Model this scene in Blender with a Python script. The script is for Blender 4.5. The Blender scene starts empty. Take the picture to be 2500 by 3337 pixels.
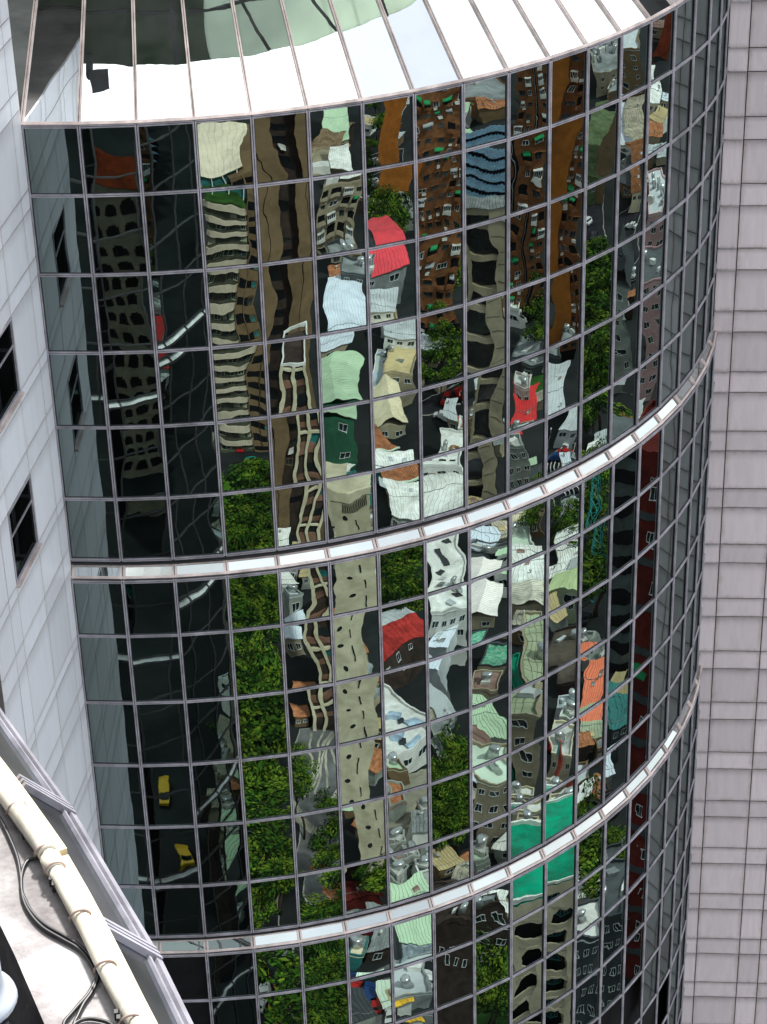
import bpy, math, random
from mathutils import Vector, Matrix
R = math.radians
sc = bpy.context.scene
col = sc.collection
rnd = random.Random(11)

# ------------------------------------------------------------------ camera
H = 185.0                      # eye height above the street
RB = 15.0                      # radius of the curved glass bay, its axis at x=0, y=0
cam_d = bpy.data.cameras.new('camera')
cam = bpy.data.objects.new('camera', cam_d); col.objects.link(cam)
fw = Vector((0.07936127, 0.86176998, -0.50105319))
rt = Vector((0.99398692, -0.10645179, -0.02565174))
up = Vector((0.07544391, 0.49600456, 0.86503624))
m = Matrix((rt, up, -fw)).transposed().to_4x4()
m.translation = Vector((0, -3.9460260 * RB, H))
cam.matrix_world = m
cam_d.sensor_fit = 'HORIZONTAL'; cam_d.sensor_width = 36.0
cam_d.lens = 36.0 * 7267.99 / 2500.0
cam_d.clip_start = 0.1; cam_d.clip_end = 6000
sc.camera = cam

# ------------------------------------------------------------------ sky, sun, exposure
w = bpy.data.worlds.new('World'); sc.world = w; w.use_nodes = True
nt = w.node_tree; nt.nodes.clear()
def N(t, ty, **kw):
    n = t.nodes.new(ty)
    for k, v in kw.items():
        if k.startswith('i_'): n.inputs[k[2:].replace('_', ' ')].default_value = v
        else: setattr(n, k, v)
    return n
SUN_EL, SUN_AZ = R(50), R(14)          # azimuth clockwise from +Y
sky = N(nt, 'ShaderNodeTexSky', sky_type='NISHITA', sun_disc=False, sun_elevation=SUN_EL, sun_rotation=SUN_AZ,
        altitude=0.0, air_density=1.0, dust_density=1.5, ozone_density=1.0)
tc = N(nt, 'ShaderNodeTexCoord')
cn = N(nt, 'ShaderNodeTexNoise', i_Scale=1.7, i_Detail=5.0, i_Roughness=0.55)
mpn = N(nt, 'ShaderNodeMapping'); mpn.inputs['Location'].default_value = (0.3, 1.1, 0.0)
nt.links.new(tc.outputs['Generated'], mpn.inputs['Vector']); nt.links.new(mpn.outputs['Vector'], cn.inputs['Vector'])
cr = N(nt, 'ShaderNodeValToRGB')
cr.color_ramp.elements[0].position = 0.34; cr.color_ramp.elements[0].color = (0.5,) * 3 + (1,)
cr.color_ramp.elements[1].position = 0.50; cr.color_ramp.elements[1].color = (1, 1, 1, 1)
nt.links.new(cn.outputs['Fac'], cr.inputs['Fac'])
mx = N(nt, 'ShaderNodeMix', data_type='RGBA')
mx.inputs['B'].default_value = (10.5, 10.7, 11.0, 1)
nt.links.new(cr.outputs['Color'], mx.inputs['Factor']); nt.links.new(sky.outputs['Color'], mx.inputs['A'])
bg = N(nt, 'ShaderNodeBackground', i_Strength=0.10)
out = N(nt, 'ShaderNodeOutputWorld')
nt.links.new(mx.outputs['Result'], bg.inputs['Color']); nt.links.new(bg.outputs[0], out.inputs[0])
sd = bpy.data.lights.new('sun', 'SUN'); sd.energy = 5.0; sd.angle = R(6); sd.color = (1.0, 0.96, 0.90)
sun = bpy.data.objects.new('sun', sd); col.objects.link(sun)
sdir = Vector((math.sin(SUN_AZ) * math.cos(SUN_EL), math.cos(SUN_AZ) * math.cos(SUN_EL), math.sin(SUN_EL)))
sun.rotation_euler = sdir.to_track_quat('Z', 'Y').to_euler(); sun.location = (40, -60, 260)
vs = sc.view_settings
vs.view_transform = 'Standard'; vs.look = 'None'; vs.gamma = 1.0; vs.use_curve_mapping = False
vs.exposure = 1.08

# ------------------------------------------------------------------ materials
MATS = {}
def lk(t, a, b): t.links.new(a, b)
def mat(name, c, rough=0.7, metal=0.0, var=0.22, scale=0.6, dirt=None, bump=0.0, stretch=None):
    """plain material with procedural grain and wear"""
    if name in MATS: return MATS[name]
    mt = bpy.data.materials.new(name); mt.use_nodes = True; t = mt.node_tree
    b = t.nodes['Principled BSDF']; b.inputs['Roughness'].default_value = rough; b.inputs['Metallic'].default_value = metal
    if rough > 0.62: b.inputs['Specular IOR Level'].default_value = 0.06
    tcn = N(t, 'ShaderNodeTexCoord'); mp = N(t, 'ShaderNodeMapping')
    if stretch: mp.inputs['Scale'].default_value = stretch
    lk(t, tcn.outputs['Object'], mp.inputs['Vector'])
    n = N(t, 'ShaderNodeTexNoise', i_Scale=scale, i_Detail=7.0, i_Roughness=0.62); lk(t, mp.outputs['Vector'], n.inputs['Vector'])
    rp = N(t, 'ShaderNodeValToRGB'); e = rp.color_ramp.elements
    d = dirt or tuple(x * (1 - 2 * var) for x in c)
    e[0].position = 0.32; e[0].color = (*d, 1); e[1].position = 0.62; e[1].color = (*c, 1)
    lk(t, n.outputs['Fac'], rp.inputs['Fac'])
    oi = N(t, 'ShaderNodeObjectInfo'); mr = N(t, 'ShaderNodeMapRange'); mr.inputs['To Min'].default_value = 0.9; mr.inputs['To Max'].default_value = 1.06
    lk(t, oi.outputs['Random'], mr.inputs['Value'])
    mxx = N(t, 'ShaderNodeMix', data_type='RGBA', blend_type='MULTIPLY'); mxx.inputs['Factor'].default_value = 1.0
    cmb = N(t, 'ShaderNodeCombineColor')
    n3 = N(t, 'ShaderNodeTexNoise', i_Scale=scale * 0.31, i_Detail=9.0, i_Roughness=0.7); lk(t, tcn.outputs['Object'], n3.inputs['Vector'])
    m3 = N(t, 'ShaderNodeMapRange'); m3.inputs['From Min'].default_value = 0.38; m3.inputs['From Max'].default_value = 0.56; m3.inputs['To Min'].default_value = 0.80 - 1.1 * var; lk(t, n3.outputs['Fac'], m3.inputs['Value'])
    m4 = N(t, 'ShaderNodeMath', operation='MULTIPLY'); lk(t, mr.outputs['Result'], m4.inputs[0]); lk(t, m3.outputs['Result'], m4.inputs[1])
    for q in range(3): lk(t, m4.outputs[0], cmb.inputs[q])
    lk(t, rp.outputs['Color'], mxx.inputs['A']); lk(t, cmb.outputs[0], mxx.inputs['B'])
    lk(t, mxx.outputs['Result'], b.inputs['Base Color'])
    if bump:
        n2 = N(t, 'ShaderNodeTexNoise', i_Scale=scale * 9, i_Detail=6.0); lk(t, mp.outputs['Vector'], n2.inputs['Vector'])
        bp = N(t, 'ShaderNodeBump'); bp.inputs['Strength'].default_value = bump; bp.inputs['Distance'].default_value = 0.02
        lk(t, n2.outputs['Fac'], bp.inputs['Height']); lk(t, bp.outputs[0], b.inputs['Normal'])
    MATS[name] = mt; return mt

def glass(name, c, wav, dust=0.02, rough=0.0, nscale=(1.1, 1.0, 1.7), sc_n=2.3, diff=(0.02, 0.03, 0.03)):
    """coated mirror glass: the wave of the float glass bends the reflection"""
    if name in MATS: return MATS[name]
    mt = bpy.data.materials.new(name); mt.use_nodes = True; t = mt.node_tree
    b = N(t, 'ShaderNodeBsdfGlossy'); b.inputs['Roughness'].default_value = rough; t.nodes.remove(t.nodes['Principled BSDF'])
    tcn = N(t, 'ShaderNodeTexCoord'); mp = N(t, 'ShaderNodeMapping'); mp.inputs['Scale'].default_value = nscale
    oi = N(t, 'ShaderNodeObjectInfo')
    tv = N(t, 'ShaderNodeMix', data_type='RGBA'); tv.inputs['A'].default_value = (*[q * .84 for q in c], 1); tv.inputs['B'].default_value = (c[0] * 1.1, c[1] * 1.13, c[2] * 1.15, 1)
    lk(t, oi.outputs['Random'], tv.inputs['Factor']); lk(t, tv.outputs['Result'], b.inputs['Color'])
    mu = N(t, 'ShaderNodeMath', operation='MULTIPLY'); mu.inputs[1].default_value = 137.0
    lk(t, oi.outputs['Random'], mu.inputs[0]); cx = N(t, 'ShaderNodeCombineXYZ')
    for q in range(3): lk(t, mu.outputs[0], cx.inputs[q])
    lk(t, tcn.outputs['Object'], mp.inputs['Vector']); lk(t, cx.outputs[0], mp.inputs['Location'])
    n = N(t, 'ShaderNodeTexNoise', i_Scale=sc_n, i_Detail=2.0, i_Roughness=0.5); lk(t, mp.outputs['Vector'], n.inputs['Vector'])
    s = N(t, 'ShaderNodeVectorMath', operation='SUBTRACT'); s.inputs[1].default_value = (0.5, 0.5, 0.5)
    lk(t, n.outputs['Color'], s.inputs[0])
    nb_ = N(t, 'ShaderNodeTexNoise', i_Scale=sc_n * 0.42, i_Detail=0.0); lk(t, mp.outputs['Vector'], nb_.inputs['Vector'])
    s2 = N(t, 'ShaderNodeVectorMath', operation='SUBTRACT'); s2.inputs[1].default_value = (0.5, 0.5, 0.5); lk(t, nb_.outputs['Color'], s2.inputs[0])
    s3 = N(t, 'ShaderNodeVectorMath', operation='SCALE'); s3.inputs['Scale'].default_value = wav * 2.6; lk(t, s2.outputs[0], s3.inputs[0])
    s4 = N(t, 'ShaderNodeVectorMath', operation='SCALE'); s4.inputs['Scale'].default_value = wav; lk(t, s.outputs[0], s4.inputs[0])
    sl = N(t, 'ShaderNodeVectorMath', operation='ADD'); lk(t, s3.outputs[0], sl.inputs[0]); lk(t, s4.outputs[0], sl.inputs[1])
    g = N(t, 'ShaderNodeNewGeometry'); ad = N(t, 'ShaderNodeVectorMath', operation='ADD')
    lk(t, g.outputs['Normal'], ad.inputs[0]); lk(t, sl.outputs[0], ad.inputs[1])
    nm = N(t, 'ShaderNodeVectorMath', operation='NORMALIZE'); lk(t, ad.outputs[0], nm.inputs[0]); lk(t, nm.outputs[0], b.inputs['Normal'])
    df = N(t, 'ShaderNodeBsdfDiffuse'); df.inputs['Color'].default_value = (0.35, 0.36, 0.36, 1)
    n2 = N(t, 'ShaderNodeTexNoise', i_Scale=1.3, i_Detail=6.0); lk(t, mp.outputs['Vector'], n2.inputs['Vector'])
    mr = N(t, 'ShaderNodeMapRange'); mr.inputs['From Min'].default_value = 0.35; mr.inputs['From Max'].default_value = 0.8
    mr.inputs['To Min'].default_value = dust * 0.4; mr.inputs['To Max'].default_value = dust * 2.2; lk(t, n2.outputs['Fac'], mr.inputs['Value'])
    ms = N(t, 'ShaderNodeMixShader'); lk(t, mr.outputs['Result'], ms.inputs[0]); lk(t, b.outputs[0], ms.inputs[1]); lk(t, df.outputs[0], ms.inputs[2])
    lk(t, ms.outputs[0], t.nodes['Material Output'].inputs['Surface'])
    MATS[name] = mt; return mt

def clad(name, c, edge, rough=0.45, amt=0.75, lo=0.74):
    """metal cladding panel: streaks of grime, a stained rim along every joint"""
    mt = bpy.data.materials.new(name); mt.use_nodes = True; t = mt.node_tree
    b = t.nodes['Principled BSDF']; b.inputs['Roughness'].default_value = rough
    tcn = N(t, 'ShaderNodeTexCoord'); sx = N(t, 'ShaderNodeSeparateXYZ'); lk(t, tcn.outputs['Generated'], sx.inputs[0])
    oi = N(t, 'ShaderNodeObjectInfo')
    def edge_d(o):
        a = N(t, 'ShaderNodeMath', operation='SUBTRACT'); a.inputs[1].default_value = 0.5; lk(t, o, a.inputs[0])
        ab = N(t, 'ShaderNodeMath', operation='ABSOLUTE'); lk(t, a.outputs[0], ab.inputs[0]); return ab.outputs[0]
    mxm = N(t, 'ShaderNodeMath', operation='MAXIMUM'); lk(t, edge_d(sx.outputs['X']), mxm.inputs[0]); lk(t, edge_d(sx.outputs['Z']), mxm.inputs[1])
    mp = N(t, 'ShaderNodeMapping'); mp.inputs['Scale'].default_value = (2.6, 1, 1.1); lk(t, tcn.outputs['Object'], mp.inputs['Vector'])
    mu = N(t, 'ShaderNodeMath', operation='MULTIPLY'); mu.inputs[1].default_value = 91.0; lk(t, oi.outputs['Random'], mu.inputs[0])
    cx = N(t, 'ShaderNodeCombineXYZ')
    for q in range(3): lk(t, mu.outputs[0], cx.inputs[q])
    lk(t, cx.outputs[0], mp.inputs['Location'])
    n = N(t, 'ShaderNodeTexNoise', i_Scale=2.2, i_Detail=7.0, i_Roughness=0.6); lk(t, mp.outputs['Vector'], n.inputs['Vector'])
    ad = N(t, 'ShaderNodeMath', operation='MULTIPLY_ADD'); ad.inputs[1].default_value = 0.22; lk(t, n.outputs['Fac'], ad.inputs[0]); lk(t, mxm.outputs[0], ad.inputs[2])
    mr = N(t, 'ShaderNodeMapRange', interpolation_type='SMOOTHSTEP'); mr.inputs['From Min'].default_value = 0.50; mr.inputs['From Max'].default_value = 0.72
    mr.inputs['To Max'].default_value = amt; lk(t, ad.outputs[0], mr.inputs['Value'])
    r1 = N(t, 'ShaderNodeMapRange'); r1.inputs['To Min'].default_value = lo; r1.inputs['To Max'].default_value = 1.06; lk(t, oi.outputs['Random'], r1.inputs['Value'])
    cm = N(t, 'ShaderNodeCombineColor')
    m1 = N(t, 'ShaderNodeMix', data_type='RGBA'); m1.inputs['A'].default_value = (*c, 1); m1.inputs['B'].default_value = (*edge, 1); lk(t, mr.outputs['Result'], m1.inputs['Factor'])
    m2 = N(t, 'ShaderNodeMix', data_type='RGBA', blend_type='MULTIPLY'); m2.inputs['Factor'].default_value = 1.0
    st_ = N(t, 'ShaderNodeMapping'); st_.inputs['Scale'].default_value = (4.0, 1, 0.7); lk(t, tcn.outputs['Object'], st_.inputs['Vector']); lk(t, cx.outputs[0], st_.inputs['Location'])
    sn = N(t, 'ShaderNodeTexNoise', i_Scale=1.6, i_Detail=6.0, i_Roughness=0.6); lk(t, st_.outputs['Vector'], sn.inputs['Vector'])
    sm_ = N(t, 'ShaderNodeMapRange'); sm_.inputs['From Min'].default_value = 0.35; sm_.inputs['From Max'].default_value = 0.6; sm_.inputs['To Min'].default_value = 1.0 - 0.11 * amt; lk(t, sn.outputs['Fac'], sm_.inputs['Value'])
    zg = N(t, 'ShaderNodeMapRange', interpolation_type='SMOOTHSTEP'); zg.inputs['From Min'].default_value = 1.0; zg.inputs['From Max'].default_value = 0.72; zg.inputs['To Min'].default_value = 1.0 - 0.35 * amt; lk(t, sx.outputs['Z'], zg.inputs['Value'])
    pr = N(t, 'ShaderNodeMath', operation='MULTIPLY'); lk(t, sm_.outputs['Result'], pr.inputs[0]); lk(t, r1.outputs['Result'], pr.inputs[1])
    pr2 = N(t, 'ShaderNodeMath', operation='MULTIPLY'); lk(t, pr.outputs[0], pr2.inputs[0]); lk(t, zg.outputs['Result'], pr2.inputs[1])
    for q in range(3): lk(t, pr2.outputs[0], cm.inputs[q])
    lk(t, m1.outputs['Result'], m2.inputs['A']); lk(t, cm.outputs[0], m2.inputs['B']); lk(t, m2.outputs['Result'], b.inputs['Base Color'])
    MATS[name] = mt; return mt

GL = glass('mirror glass', (0.215, 0.26, 0.252), 0.0044, dust=0.003, sc_n=1.7)
GLW = glass('sloped mirror glass', (0.78, 0.80, 0.80), 0.006, dust=0.05)
GLS = glass('band mirror glass', (0.47, 0.51, 0.50), 0.004, dust=0.10)
GLB = glass('plain mirror glass', (0.05, 0.065, 0.065), 0.002, dust=0.004, nscale=(1, 1, 1))
GLL = glass('grey ledge glass', (0.16, 0.175, 0.205), 0.01, dust=0.075, rough=0.08)
ALU = mat('anodised aluminium', (0.43, 0.41, 0.46), 0.42, 0.2, var=0.16, scale=3.0)
ALP = mat('warm aluminium trim', (0.62, 0.52, 0.49), 0.45, 0.15, var=0.15, scale=3.0)
GASK = mat('black gasket', (0.012, 0.012, 0.018), 0.6)
DARK = mat('dark backing', (0.02, 0.02, 0.022), 0.7)
GLN = glass('near bay glass', (0.27, 0.32, 0.31), 0.0016, dust=0.002, nscale=(1, 1, 1), sc_n=0.5)
CLL = clad('pale cladding', (0.62, 0.64, 0.69), (0.46, 0.42, 0.43), amt=0.55, lo=0.9)
CLR = clad('grey cladding', (0.60, 0.53, 0.555), (0.25, 0.185, 0.17), amt=0.85, lo=0.86)
WGL = mat('window glass', (0.02, 0.035, 0.04), 0.06, 0.0, var=0.3)
WFR = mat('white frame', (0.75, 0.76, 0.74), 0.5)

# ------------------------------------------------------------------ mesh helpers
class MB:
    def __init__(s): s.v = []; s.f = []; s.mi = []; s.sm = []
    def face(s, pts, mi=0, sm=False):
        o = len(s.v); s.v += [tuple(p) for p in pts]; s.f.append(tuple(range(o, o + len(pts)))); s.mi.append(mi); s.sm.append(sm)
    def box(s, x0, x1, y0, y1, z0, z1, mi=0, T=None):
        o = len(s.v)
        P = [(x, y, z) for z in (z0, z1) for (x, y) in ((x0, y0), (x1, y0), (x1, y1), (x0, y1))]
        if T: P = [tuple(T @ Vector(p)) for p in P]
        s.v += P
        for q in ((3, 2, 1, 0), (4, 5, 6, 7), (0, 1, 5, 4), (1, 2, 6, 5), (2, 3, 7, 6), (3, 0, 4, 7)):
            s.f.append(tuple(o + i for i in q)); s.mi.append(mi); s.sm.append(False)
    def hexa(s, P, mi=0):                       # 8 corners, bottom ring then top ring
        o = len(s.v); s.v += [tuple(p) for p in P]
        for q in ((3, 2, 1, 0), (4, 5, 6, 7), (0, 1, 5, 4), (1, 2, 6, 5), (2, 3, 7, 6), (3, 0, 4, 7)):
            s.f.append(tuple(o + i for i in q)); s.mi.append(mi); s.sm.append(False)
    def bar(s, a, b, wx, wz, mi=0, upv=(0, 0, 1), off=0.0):
        a = Vector(a); b = Vector(b); d = (b - a).normalized(); u = Vector(upv); x = d.cross(u)
        if x.length < 1e-4: x = d.cross(Vector((1, 0, 0)))
        x.normalize(); u = x.cross(d).normalized()
        P = []
        for e in (a, b):
            for sx, su in ((-1, -1), (1, -1), (1, 1), (-1, 1)): P.append(e + x * (wx / 2 * sx) + u * (wz / 2 * su + off))
        s.hexa(P, mi)
    def tube(s, pts, r, n=8, mi=0, closed=False):
        o = len(s.v); pts = [Vector(p) for p in pts]; rs = r if isinstance(r, (list, tuple)) else [r] * len(pts)
        for i, p in enumerate(pts):
            d = (pts[min(i + 1, len(pts) - 1)] - pts[max(i - 1, 0)]).normalized()
            u = Vector((0, 0, 1)) if abs(d.z) < 0.9 else Vector((1, 0, 0))
            x = d.cross(u).normalized(); y = x.cross(d)
            for k in range(n):
                a = 2 * math.pi * k / n; s.v.append(tuple(p + (x * math.cos(a) + y * math.sin(a)) * rs[i]))
        for i in range(len(pts) - 1):
            for k in range(n):
                s.f.append((o + i * n + k, o + i * n + (k + 1) % n, o + (i + 1) * n + (k + 1) % n, o + (i + 1) * n + k)); s.mi.append(mi); s.sm.append(True)
        s.f.append(tuple(o + k for k in range(n))[::-1]); s.mi.append(mi); s.sm.append(False)
        s.f.append(tuple(o + (len(pts) - 1) * n + k for k in range(n))); s.mi.append(mi); s.sm.append(False)
    def lathe(s, prof, n=28, mi=0, c=(0, 0, 0)):
        o = len(s.v)
        for (r, z) in prof:
            for k in range(n):
                a = 2 * math.pi * k / n; s.v.append((c[0] + r * math.cos(a), c[1] + r * math.sin(a), c[2] + z))
        for i in range(len(prof) - 1):
            for k in range(n):
                s.f.append((o + i * n + k, o + i * n + (k + 1) % n, o + (i + 1) * n + (k + 1) % n, o + (i + 1) * n + k)); s.mi.append(mi); s.sm.append(True)
    def mesh(s, name, mats):
        me = bpy.data.meshes.new(name); me.from_pydata(s.v, [], s.f); me.update()
        for mm in (mats if isinstance(mats, (list, tuple)) else [mats]): me.materials.append(mm)
        me.polygons.foreach_set('material_index', s.mi); me.polygons.foreach_set('use_smooth', s.sm); me.update(); return me
    def build(s, name, mats, parent=None, loc=(0, 0, 0), rot=(0, 0, 0), scale=(1, 1, 1)):
        return place(name, s.mesh(name, mats), parent, loc, rot, scale)
def place(name, me, parent=None, loc=(0, 0, 0), rot=(0, 0, 0), scale=(1, 1, 1)):
    o = bpy.data.objects.new(name, me); col.objects.link(o); o.location = loc; o.rotation_euler = rot; o.scale = scale
    if parent: o.parent = parent
    return o
def thing(name, label, cat, loc=(0, 0, 0), rz=0.0, group=None):
    o = bpy.data.objects.new(name, None); col.objects.link(o); o.location = loc; o.rotation_euler = (0, 0, rz); o.empty_display_size = 0.2
    o['label'] = label; o['category'] = cat
    if group: o['group'] = group
    return o
def tag(o, label, cat, group=None):
    o['label'] = label; o['category'] = cat
    if group: o['group'] = group
    return o
def copy_tree(o, parent=None, loc=None, rz=None, sc_=None):
    c = o.copy(); col.objects.link(c); c.parent = parent
    if loc is not None: c.location = loc
    if rz is not None: c.rotation_euler = (0, 0, rz)
    if sc_ is not None: c.scale = sc_
    for ch in list(o.children): copy_tree(ch, c)
    return c

# ================================================================== THE CURVED GLASS BAY
TH0, DT = -0.2133507, 0.07953145
ZR = [-1.06862, -1.17037, -1.29145, -1.41488, -1.5376, -1.65993, -1.7786, -1.80056, -1.9022, -2.02885, -2.15203, -2.27798, -2.40356, -2.52309, -2.54714, -2.65131]
for _ in range(7): ZR.append(ZR[-1] - 0.1245)
ZW = [H + RB * q for q in ZR]
RZ = [RB, RB * 1.0076715, RB * 1.014042]
KN = 19
def th(k): return TH0 + DT * k
def rad(k, r, z=0.0): return Vector((r * math.sin(th(k)), -r * math.cos(th(k)), z))
tower = thing('glass_tower', 'curved dark mirror glass tower bay crossed by two pale sloping glass bands', 'building')

# one pane mesh: slightly pillowed sheet, unit sized
mb = MB(); NU, NV = 6, 8
for j in range(NV + 1):
    for i in range(NU + 1):
        u, v = i / NU - 0.5, j / NV - 0.5
        mb.v.append((u, -0.00085 * ((1 - 4 * u * u) * 0.55 + (1 - 4 * v * v)), v))
for j in range(NV):
    for i in range(NU):
        a = j * (NU + 1) + i; mb.f.append((a, a + 1, a + NU + 2, a + NU + 1)); mb.mi.append(0); mb.sm.append(True)
pane_me = mb.mesh('glass_pane', GL)
# rib profiles: two light ribs with a black groove between them
def rib_v(L):
    b = MB()
    b.box(-0.037, -0.009, -0.055, 0.02, 0, L, 0); b.box(0.009, 0.037, -0.055, 0.02, 0, L, 0)
    b.box(-0.009, 0.009, -0.03, 0.02, 0, L, 1); b.box(-0.052, -0.037, -0.02, 0.02, 0, L, 1); b.box(0.037, 0.052, -0.02, 0.02, 0, L, 1)
    return b
zones = [(0, 6, RZ[0]), (7, 13, RZ[1]), (14, 22, RZ[2])]
hidden = lambda zi, r, k: (zi == 2 and ((k < 2) or (r >= 16 and k < 5) or (r >= 17 and k < 9) or (r >= 18 and k < 14) or (r >= 19 and k < 16)))
FAS = 0.17                                       # dark fascia below each storey block
for zi, (ra, rb, rr) in enumerate(zones):
    ztop = ZW[ra]; zbot = ZW[rb] + (FAS if zi < 2 else 0.0)
    wch = 2 * rr * math.sin(DT / 2); rch = rr * math.cos(DT / 2)
    me_v = rib_v(ztop - zbot).mesh('mullion', [ALU, GASK])
    for k in range(KN + 1):
        p = rad(k, rr, zbot); place('mullion', me_v, tower, p, (0, 0, th(k)))
    for r in range(ra, rb):
        z1 = ZW[r]; z0 = ZW[r + 1] if r + 1 < rb or zi == 2 else zbot
        for k in range(KN):
            if hidden(zi, r, k): continue
            p = rad(k + 0.5, rch, (z0 + z1) / 2)
            place('glass_pane', pane_me, tower, p, (rnd.gauss(0, 0.0014), 0, th(k + 0.5) + rnd.gauss(0, 0.0020)), (wch, 1, z1 - z0))
    for r in range(ra, rb + 1):
        z = ZW[r] if r < rb or zi == 2 else zbot
        b = MB()
        for k in range(KN):
            M = Matrix.Translation(rad(k + 0.5, rch, z)) @ Matrix.Rotation(th(k + 0.5), 4, 'Z'); h = wch / 2 - 0.03
            e = -0.03 if r == ra and zi else 0.0
            b.box(-h, h, -0.043, 0.02, 0.008 + e, 0.032 + e, 0, M); b.box(-h, h, -0.043, 0.02, -0.032 + e, -0.008 + e, 0, M)
            b.box(-h, h, -0.022, 0.018, -0.008 + e, 0.008 + e, 1, M); b.box(-h, h, -0.010, 0.018, -0.046 + e, -0.032 + e, 1, M); b.box(-h, h, -0.010, 0.018, 0.032 + e, 0.046 + e, 1, M)
        b.build('transom', [ALU, GASK], tower)
    # dark core behind the glass
    b = MB(); zc0 = zbot - 0.02
    for k in range(KN):
        a, c = rad(k, rr - 0.35), rad(k + 1, rr - 0.35)
        b.face([(a.x, a.y, zc0), (c.x, c.y, zc0), (c.x, c.y, ztop), (a.x, a.y, ztop)])
    b.build('inner_wall', DARK, tower)
    if zi < 2:
        # fascia and soffit over the recessed band, then the sloping band itself
        b = MB(); zf = zbot - 0.04; zb = ZW[rb] + 0.02; rin = rr - 0.11
        zt = ZW[rb] - 0.055; zb2 = ZW[rb + 1] + 0.035; rn = RZ[zi + 1]
        for k in range(KN):
            a, c = rad(k, rr - 0.01), rad(k + 1, rr - 0.01); ai, ci = rad(k, rin), rad(k + 1, rin)
            b.face([(a.x, a.y, zb), (c.x, c.y, zb), (c.x, c.y, zf), (a.x, a.y, zf)], 0)
            b.face([(ai.x, ai.y, zb), (ci.x, ci.y, zb), (c.x, c.y, zb), (a.x, a.y, zb)], 0)
            b.face([(ai.x, ai.y, zt - 0.05), (ci.x, ci.y, zt - 0.05), (ci.x, ci.y, zb), (ai.x, ai.y, zb)], 0)
            for zz, hh in ((zb + 0.012, 0.022), (zb + 0.085, 0.02)):
                M = Matrix.Translation(rad(k + 0.5, (rr - 0.01) * math.cos(DT / 2), zz)) @ Matrix.Rotation(th(k + 0.5), 4, 'Z')
                b.box(-wch / 2, wch / 2, -0.02, 0.01, 0, hh, 1, M)
        b.build('fascia', [GASK, mat('dark aluminium', (0.10, 0.10, 0.11), 0.4, 0.4)], tower)
        for k in range(KN):
            a0, a1 = rad(k, rin + 0.01, zt), rad(k + 1, rin + 0.01, zt); c0, c1 = rad(k, rn, zb2), rad(k + 1, rn, zb2)
            mid = (a0 + a1 + c0 + c1) / 4; nrm = (c1 - c0).cross(a0 - c0).normalized()
            b = MB(); b.face([c0 - mid, c1 - mid, a1 - mid, a0 - mid]); b.build('sloped_pane', GLS, tower, mid, (rnd.gauss(0, .004), rnd.gauss(0, .004), 0))
            b = MB(); o = nrm * 0.02
            e = (c1 - c0).normalized() * 0.035
            b.bar(c0 + o + e, a0 + o + e, 0.05, 0.05, 0, nrm); b.bar(c1 + o - e, a1 + o - e, 0.05, 0.05, 0, nrm)
            s_ = (a0 - c0).normalized()
            b.bar(c0 + o + s_ * 0.035, c1 + o + s_ * 0.035, 0.06, 0.045, 0, nrm); b.bar(a0 + o - s_ * 0.02, a1 + o - s_ * 0.02, 0.035, 0.045, 0, nrm)
            b.bar(c0 + o, a0 + o, 0.012, 0.02, 1, nrm)
            b.build('band_frame', [ALP, GASK], tower)
# sloping glass skirt above the storeys
SL = 0.7615535; LS = 8.0
dirs = lambda k: Vector((-math.sin(th(k)) * math.cos(SL), math.cos(th(k)) * math.cos(SL), math.sin(SL)))
for k in range(KN):
    c0, c1 = rad(k, RB, ZW[0] + 0.03), rad(k + 1, RB, ZW[0] + 0.03); a0, a1 = c0 + dirs(k) * LS, c1 + dirs(k + 1) * LS
    mid = (c0 + c1) / 2
    b = MB(); b.face([c0 - mid, c1 - mid, a1 - mid, a0 - mid]); b.build('skirt_pane', GLW, tower, mid)
for k in range(KN + 1):
    c0 = rad(k, RB, ZW[0] + 0.03); d = dirs(k); nrm = Vector((math.sin(th(k)) * math.sin(SL), -math.cos(th(k)) * math.sin(SL), math.cos(SL)))
    b = MB(); sd_ = d.cross(nrm).normalized()
    for q in (-1, 1): b.bar(c0 + sd_ * 0.022 * q + nrm * 0.02, c0 + d * LS + sd_ * 0.022 * q + nrm * 0.02, 0.030, 0.06, 0, nrm)
    b.bar(c0 + nrm * 0.01, c0 + d * LS + nrm * 0.01, 0.014, 0.04, 1, nrm)
    b.build('skirt_mullion', [ALP, GASK], tower)
b = MB()
for k in range(KN):
    c0, c1 = rad(k, RB, ZW[0] + 0.05), rad(k + 1, RB, ZW[0] + 0.05); nrm = Vector((math.sin(th(k + .5)) * math.sin(SL), -math.cos(th(k + .5)) * math.sin(SL), math.cos(SL)))
    b.bar(c0 + nrm * 0.02, c1 + nrm * 0.02, 0.07, 0.05, 0, nrm)
b.build('skirt_sill', ALP, tower)
# the plain storeys further down to the street
b = MB()
for k in range(KN):
    a, c = rad(k, RZ[2]), rad(k + 1, RZ[2]); b.face([(a.x, a.y, 0), (c.x, c.y, 0), (c.x, c.y, ZW[-1]), (a.x, a.y, ZW[-1])])
b.build('lower_storeys', GLB, tower)

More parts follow.
